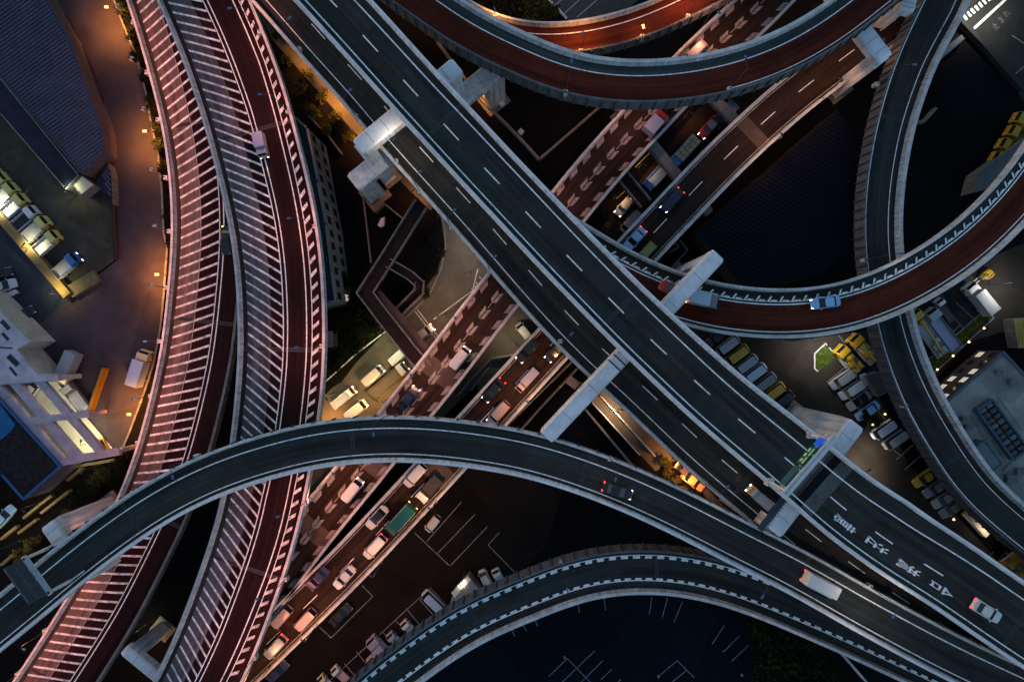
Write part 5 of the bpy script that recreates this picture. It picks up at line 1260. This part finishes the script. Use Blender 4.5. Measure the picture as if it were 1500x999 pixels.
# on the viaducts
vehicle('box_truck', SIL, 383, 214, .2, .98, zC, 'box truck with lit headlamps driving down the red-brown lane of the lavender viaduct', 'h', beam=40, L=4.9, box=LAVV, sc=.74)
vehicle('sedan', BLK, 331, 352, -.02, 1, zB, 'black car half tucked under the lavender viaduct on the dark lane', 'i')
vehicle('sedan', WHT, 1447, 896, .86, .51, zD, 'white car with glowing red tail lights on the broad viaduct', 't')
vehicle('kei_truck', WHT, 1113, 729, -.74, -.67, zE, 'white pickup with lit headlamps beside the end of the gantry', 'h', beam=40, L=4.6, bed=WHT)
vehicle('sedan', BLK, 905, 719, .955, .30, zJ, 'black car with red tail lights on the big flyover', 'ht', beam=25)
vehicle('box_truck', WHT, 1203, 856, .89, .46, zJ, 'large white box truck on the flyover near the bottom right', 't', L=6.4, box=WHT, sc=.92)
vehicle('sedan', LBL, 1210, 443, -1, .14, zH, 'pale blue car on the red-brown curve at the right', 'h', beam=20)
vehicle('sedan', RDP, 987, 425, -.86, -.40, zH, 'dark red car on the red-brown curve, half hidden by the portal beam', 't')
vehicle('box_truck', GRYV, 1030, 439, .96, .22, zH, 'grey-blue box truck on the red-brown curve beside the portal beam', 'i', L=4.8, box=PALB)
# chevron carriageway
vehicle('van', WHT, 673, 525, .62, -.78, zI, 'white van driving over the chevron marks near the footbridge', 'h', beam=60, group='traffic on the chevron carriageway')
vehicle('sedan', NAVY, 598, 583, .62, -.78, zI, 'navy car with bright headlamps on the chevron carriageway', 'h', beam=60, group='traffic on the chevron carriageway')
vehicle('van', WHT, 516, 718, .62, -.78, zI, 'white van on the chevron carriageway just below the flyover', 'h', beam=40, group='traffic on the chevron carriageway')
vehicle('box_truck', RDP, 960, 181, .66, -.75, zI, 'lavender box truck on the chevron carriageway under the top ramp', '', L=4.6, box=LAVV, group='traffic on the chevron carriageway')
vehicle('van', ROSE, 1020, 75, .70, -.71, zI, 'rose-white van on the chevron carriageway in the gap between the two ramps', '', group='traffic on the chevron carriageway')
# queue
Q = 'cars queuing on the expressway'
for k, P, x, y, l, on, o in (('sedan', NAVY, 985, 293, 'dark blue car with three red tail lights approaching the curved ramp', 'ht', {}), ('sedan', LBL, 930, 350, 'bright blue car at the edge of the curved ramp', 't', {}),
        ('kei_truck', OLV, 948, 368, 'small olive pickup half under the curved ramp', '', {'bed': OLV}), ('sedan', BLK, 773, 514, 'black car in the queue just below the narrower carriageway, upper lane', 'h', {}), ('sedan', BLK, 815, 513, 'black car half under the narrower carriageway', 'h', {}),
        ('kei_truck', ROSE, 772, 557, 'pickup with a lavender covered load and pink cab in the queue', '', {'bed': LAVV, 'side': LAVV, 'L': 4.6}), ('sedan', BLK, 723, 572, 'black car with a glowing red tail lamp by the expressway joint', 'ht', {}), ('minivan', ROSE, 730, 605, 'pinkish minivan in the queue just above the flyover', 'h', {}),
        ('minivan', WHT, 608, 696, 'white minivan just emerging below the flyover', '', {}), ('flat_truck', WHT, 628, 717, 'truck with a white cab and dark flat bed below the flyover', '', {'L': 5.0, 'bed': BEDD}), ('sedan', WHT, 552, 758, 'white car with a black roof in the queue', '', {'roof': BLK}),
        ('box_truck', GRN, 587, 760, 'dark green covered truck with amber lights', 'i', {'L': 6.0, 'box': GRN}), ('minivan', WHT, 549, 801, 'white minivan behind the dark green truck', 't', {}), ('sedan', PUR, 465, 848, 'purple-black car beside the hatched viaduct', '', {}), ('sedan', WHT, 504, 846, 'white sedan in the lane beside the purple-black car', '', {}),
        ('van', ROSE, 412, 904, 'pinkish van partly hidden by the red and white hatched viaduct', '', {}), ('van', ROSE, 447, 908, 'long pinkish van in the right-hand lane near the bottom', '', {}), ('minivan', SIL, 403, 948, 'silver minivan, last of the queue at the bottom edge', 't', {})):
    vehicle(k, P, x, y, *SW, zI, l, on, Q, **o)
# sunken lane
S = 'vehicles in the sunken lane'
vehicle('sedan', RDP, 1040, 186, *SW, 0, 'red car with glowing lamps in the sunken lane', 'h', S, roof=SIL, beam=30)
vehicle('flat_truck', PUR, 1062, 168, *SW, 0, 'purple truck behind the red car in the sunken lane', 'i', S, L=5.0, bed=LAVV)
vehicle('flat_truck', BLUV, 1001, 224, *SW, 0, 'flatbed truck stacked with pale crates in the sunken lane', '', S, L=6.8, load=CREAM, n=5, bed=PALB)
vehicle('flat_truck', BLUV, 958, 263, *SW, 0, 'blue truck with amber lights in the sunken lane under a crossbeam', 'h', S, L=5.6, bed=PALB)
vehicle('hatch', SIL, 915, 302, *SW, 0, 'silver car with bright headlamps near the broad viaduct in the sunken lane', 'h', S, beam=60)
vehicle('van', GRYV, 925, 325, *SW, 0, 'grey van tucked beside the expressway wall in the sunken lane', '', S)
# street beside the footbridge
S = 'traffic on the yellow-lit street'
SD = (.76, -.65)
vehicle('kei_truck', WHT, 503, 583, .78, -.62, 0, 'white truck whose headlamps light the van ahead on the yellow-lit street', 'h', S, L=4.9, bed=STEEL, side=WHT, beam=170)
vehicle('van', SIL, 546, 551, *SD, 0, 'silver van in the middle of the yellow-lit street', 'h', S, beam=90)
vehicle('van', SIL, 585, 521, *SD, 0, 'silver van nearest the footbridge on the yellow-lit street', 'h', S, beam=90)
vehicle('flat_truck', SIL, 569, 558, .76, -.65, 0, 'truck with a long dark empty bed beside the expressway wall', 'h', S, L=8.2, bed=BEDD, side=BEDD, beam=60)
vehicle('van', WHT, 521, 601, .78, -.62, 0, 'white van half hidden at the edge of the flyover', 'h', S, beam=60)
vehicle('hatch', GRYV, 621, 488, .80, -.6, 0, 'small grey car waiting at the crossing beyond the footbridge', 'h', S, beam=60)
vehicle('kei', SIL, 767, 485, -.6, -.75, 0, 'small silver van between the expressway halves', '')
vehicle('sedan', BLK, 1005, 691, .78, .63, 0, 'black-roofed car first in line on the orange side street', '', roof=PUR)
vehicle('sedan', ORAV, 1016, 705, .80, .60, 0, 'orange-lit pale car second in line on the orange side street', 't')  # orange of the street light is put into this pale car's paint
# lower car park
S = 'vehicles parked in the lower car park'
PD = (.62, -.78)
vehicle('kei', WHT, 634, 767, -.62, .78, 0, 'small white van alone in the marked bays', '', S)
vehicle('sedan', BLK, 499, 901, .7, -.7, 0, 'black car inside the outlined rectangle below the queue', '', S)
vehicle('sedan', PUR, 406, 984, .7, -.7, 0, 'dark purple car at the foot of the expressway wall', '', S)
UP = (-.72, -.69)
for k, P, x, y, l, o in (('van', PALB, 634, 880, 'blue-grey van at the pointed end of the bay row', {}), ('kei_truck', WHT, 600, 920, 'white pickup in the bay row, nearest the empty bays', {}), ('kei_truck', LAVV, 580, 938, 'lavender-white pickup next to the tall box truck', {'L': 3.6}),
        ('box_truck', LAVV, 557, 948, 'tall lavender box truck in the bay row', {'L': 5.0, 'box': LAVV}), ('kei', ROSE, 549, 973, 'rounded pinkish car mostly hidden by the bottom ramp', {}), ('kei_truck', WHT, 498, 987, 'white pickup with pinkish bed near the bottom edge', {'bed': ROSE}), ('kei_truck', CREAM, 478, 1000, 'cream pickup cut by the bottom edge', {})):
    vehicle(k, P, x, y, *UP, 0, l, '', S, **o)
vehicle('kei', WHT, 711, 848, -.45, -.89, 0, 'small white van beside the grey office hut', '', S)
vehicle('kei_truck', WHT, 731, 846, -.45, -.89, 0, 'white pickup at the wall of the bottom ramp', '', S)
# delivery car park, left row
S = 'vans parked along the broad viaduct'
DR = (.80, -.60)
for k, P, x, y, l in (('sedan', BLK, 1053, 492, 'black car nearest the red-brown curve in the van row'), ('van', SIL, 1067, 505, 'silver van between the black car and the long yellow van'), ('van', YEL, 1081, 519, 'long yellow van nearest the red-brown curve'), ('van', SIL, 1094, 533, 'silver van right below the long yellow van'),
        ('van', PALB, 1107, 546, 'pale blue-grey van in the middle of the row'), ('van', GRYV, 1121, 560, 'grey van right above the second yellow van'), ('van', YEL, 1134, 574, 'yellow van next to the last black van'), ('van', BLK, 1147, 586, 'black van last in the row before the tall pier')):
    vehicle(k, P, x, y, *DR, 0, l, '', S)
S = 'cars parked beside the ribbed ramp wall'
DL = (-.82, .57)
for k, P, x, y, l, o in (('minivan', SIL, 1234, 556, 'silver estate car first below the yellow machines', {}), ('minivan', WHT, 1248, 571, 'white estate car with a ribbed roof rack second below the yellow machines', {}), ('sedan', ROSE, 1259, 587, 'rosy-white sedan with a black roof', {'roof': BLK}), ('sedan', LBL, 1272, 602, 'light blue sedan next to the hedge lamps', {}),
        ('van', PALB, 1294, 629, 'blue-grey van just past the hedge lamps', {}), ('van', SIL, 1311, 644, 'silver van with rack next to the empty bays', {}), ('sedan', YEL, 1356, 700, 'dark yellow taxi-like car at the end of the empty bays', {}), ('sedan', GRYV, 1371, 715, 'grey car next to the dark yellow one', {}), ('sedan', SIL, 1384, 731, 'silver-grey car between two other dull ones', {}), ('sedan', GRYV, 1395, 745, 'grey car beside the amber bollard lamp', {})):
    vehicle(k, P, x, y, *DL, 0, l, '', S, **o)
vehicle('kei', SIL, 1264, 558, .4, .9, 0, 'small silver car parked sideways behind the estate cars', '')
S = 'yellow work trucks'
vehicle('crane_truck', YEL, 1242, 526, -.70, -.71, 0, 'yellow machine truck beside the green traffic island', '', S, L=5.6)
vehicle('crane_truck', YEL, 1263, 511, -.70, -.71, 0, 'yellow machine truck against the ribbed ramp wall', '', S, L=6.0)
vehicle('crane_truck', YEL, 1357, 488, -.60, -.80, 0, 'long yellow crane truck beside the right-hand ramp', '', S, L=9.5, gear=SIL)
vehicle('long_truck', SIL, 1379, 483, -.60, -.80, 0, 'grey flatbed truck with a pale cab beside the long crane truck', '', L=8.6, bed=LAVV, side=GRYV)
vehicle('kei_truck', WHT, 1384, 455, -.60, -.80, 0, 'small truck with a white cab and empty bed by the grey flatbed', '', L=4.8, bed=BEDD)
vehicle('box_truck', WHT, 1431, 438, -.62, -.78, 0, 'white lorry lit by a yard lamp', '', L=6.2, box=SIL)
vehicle('forklift', YEL, 1443, 404, -.75, .65, 0, 'bright yellow forklift beside the lit white lorry', '')
for x, y, l in ((1475, 826, 'yellow truck nearest the amber bollard at the lower right'), (1491, 839, 'yellow truck cut by the parapet at the lower right')):
    vehicle('crane_truck', YEL, x, y, -.8, .6, 0, l, '', S, L=5.0)
for x, y, l in ((1499, 181, 'yellow truck at the right edge, uppermost of four'), (1490, 200, 'yellow truck second from the top of the four at the right edge'), (1477, 219, 'yellow truck next to the shed roof'), (1467, 238, 'yellow truck half hidden by the shed roof')):
    vehicle('dump_truck', YEL, x, y, -.86, -.5, 0, l, '', S, L=4.4, side=YEL, bed=YEL)
# left yard
S = 'tipper trucks parked in a row'
TD = (.76, -.65)
tk = [(-20, 258, PYEL, WHT, 'tipper truck with a yellow cab cut off by the left edge'), (-6, 272, PYEL, WHT, 'tipper truck with a yellow cab at the left edge'), (8, 287, PYEL, WHT, 'tipper truck with a brightly lit white bed and yellow cab'), (22, 303, PYEL, STEEL, 'tipper truck with a grey bed and yellow cab'), (38, 321, WHT, BEDD, 'tipper truck with a white cab'), (55, 336, PYEL, STEEL, 'yellow-cab tipper truck right after the white-cab one'), (70, 357, PYEL, WHT, 'yellow-cab tipper truck with a white two-panel cover next to the empty bay'), (99, 390, BLUV, WHT, 'tipper truck with a blue cab standing apart')]
for x, y, c, b, l in tk:
    vehicle('dump_truck', c, x, y, *TD, 0, l, 'h' if c is BLUV else '', S, L=5.2, bed=b, side=STEEL)
vehicle('box_truck', CREAM, 103, 540, -.42, .91, 0, 'grey box truck with a cream cab in front of the parking deck', '', L=6.2, box=SIL, rail=ORAV)
vehicle('dump_truck', GRYV, 113, 583, -.55, -.70, 0, 'grey tipper truck with two covered loads beside the boom barrier', '', L=6.0, bed=SIL, side=GRYV, load=SIL)
vehicle('box_truck', CREAM, 208, 539, .30, -.95, 0, 'box truck with a pale blue roof and cream cab beside the hatched viaduct', '', L=6.4, box=PALB)
vehicle('kei', YEL, 150, 655, -.45, -.89, 0, 'small yellow van at the end of the lavender beams', '')
vehicle('kei', WHT, 47, 572, .6, -.8, 0.37, 'white car parked on the lit deck under the lavender beams', '')
S = 'cars in the blue-lit car park'
vehicle('sedan', WHT, 4, 419, .95, -.3, 0, 'white car at the left edge beside the grey slab', '', S)
vehicle('sedan', BLK, -2, 402, .95, -.3, 0, 'black car at the left edge behind the white one', '', S)
vehicle('sedan', BLK, 32, 462, .85, -.53, 0, 'black car alone in the blue-grey car park', '', S)
block('slab', 'long pale slab beside the white car in the blue-grey car park', 'slab', [(-10, 437), (22, 424), (26, 429), (-8, 444)], 0, .5, CONC_P)
vehicle('sedan', LBL, 5, 757, .66, -.75, 0, 'light blue car at the lower left edge', '')

# ------------------------------------------------------------------ road writing
def text_mark(body, px, py, z, ang, sx, sy, m, parent=None, name='road_writing'):
    c = bpy.data.curves.new(name, 'FONT'); c.body = body; c.align_x = 'CENTER'; c.align_y = 'CENTER'; c.resolution_u = 2; c.offset = .012
    o = bpy.data.objects.new(name, c); COL.objects.link(o)
    p = W(px, py, z); o0 = Vector(parent['_w']) if parent is not None else Vector((0, 0, 0))
    o.location = Vector((p.x, p.y, z + .012)) - o0; o.rotation_euler.z = ang; o.scale = (sx, sy, 1)
    c.materials.append(m)
    dg = bpy.context.evaluated_depsgraph_get(); me = bpy.data.meshes.new_from_object(o.evaluated_get(dg)); t = bpy.data.objects.new(name, me); COL.objects.link(t)
    t.location = o.location; t.rotation_euler = o.rotation_euler; t.scale = o.scale; bpy.data.objects.remove(o)
    if parent is not None: t.parent = parent
    else: t['kind'] = 'structure'
    return t
for ch, x, y in (('意', 1235, 765), ('注', 1282, 797), ('流', 1328, 830), ('合', 1376.5, 861)):
    s_ = rD.near(x, y); a = rD.heading(s_)
    text_mark(ch, x, y, zD, a - math.pi / 2, 1.15, 4.1, WHITE, vD)
for ch, x, y in (('止', 1459, 40), ('ま', 1467, 30), ('れ', 1475, 21)):
    text_mark(ch, x, y, 0, math.radians(228 - 180), 1.1, 1.5, mat('ghost_paint', (0.12, 0.12, 0.12), 0.8, 0.5, 1.2, fine=0.4))
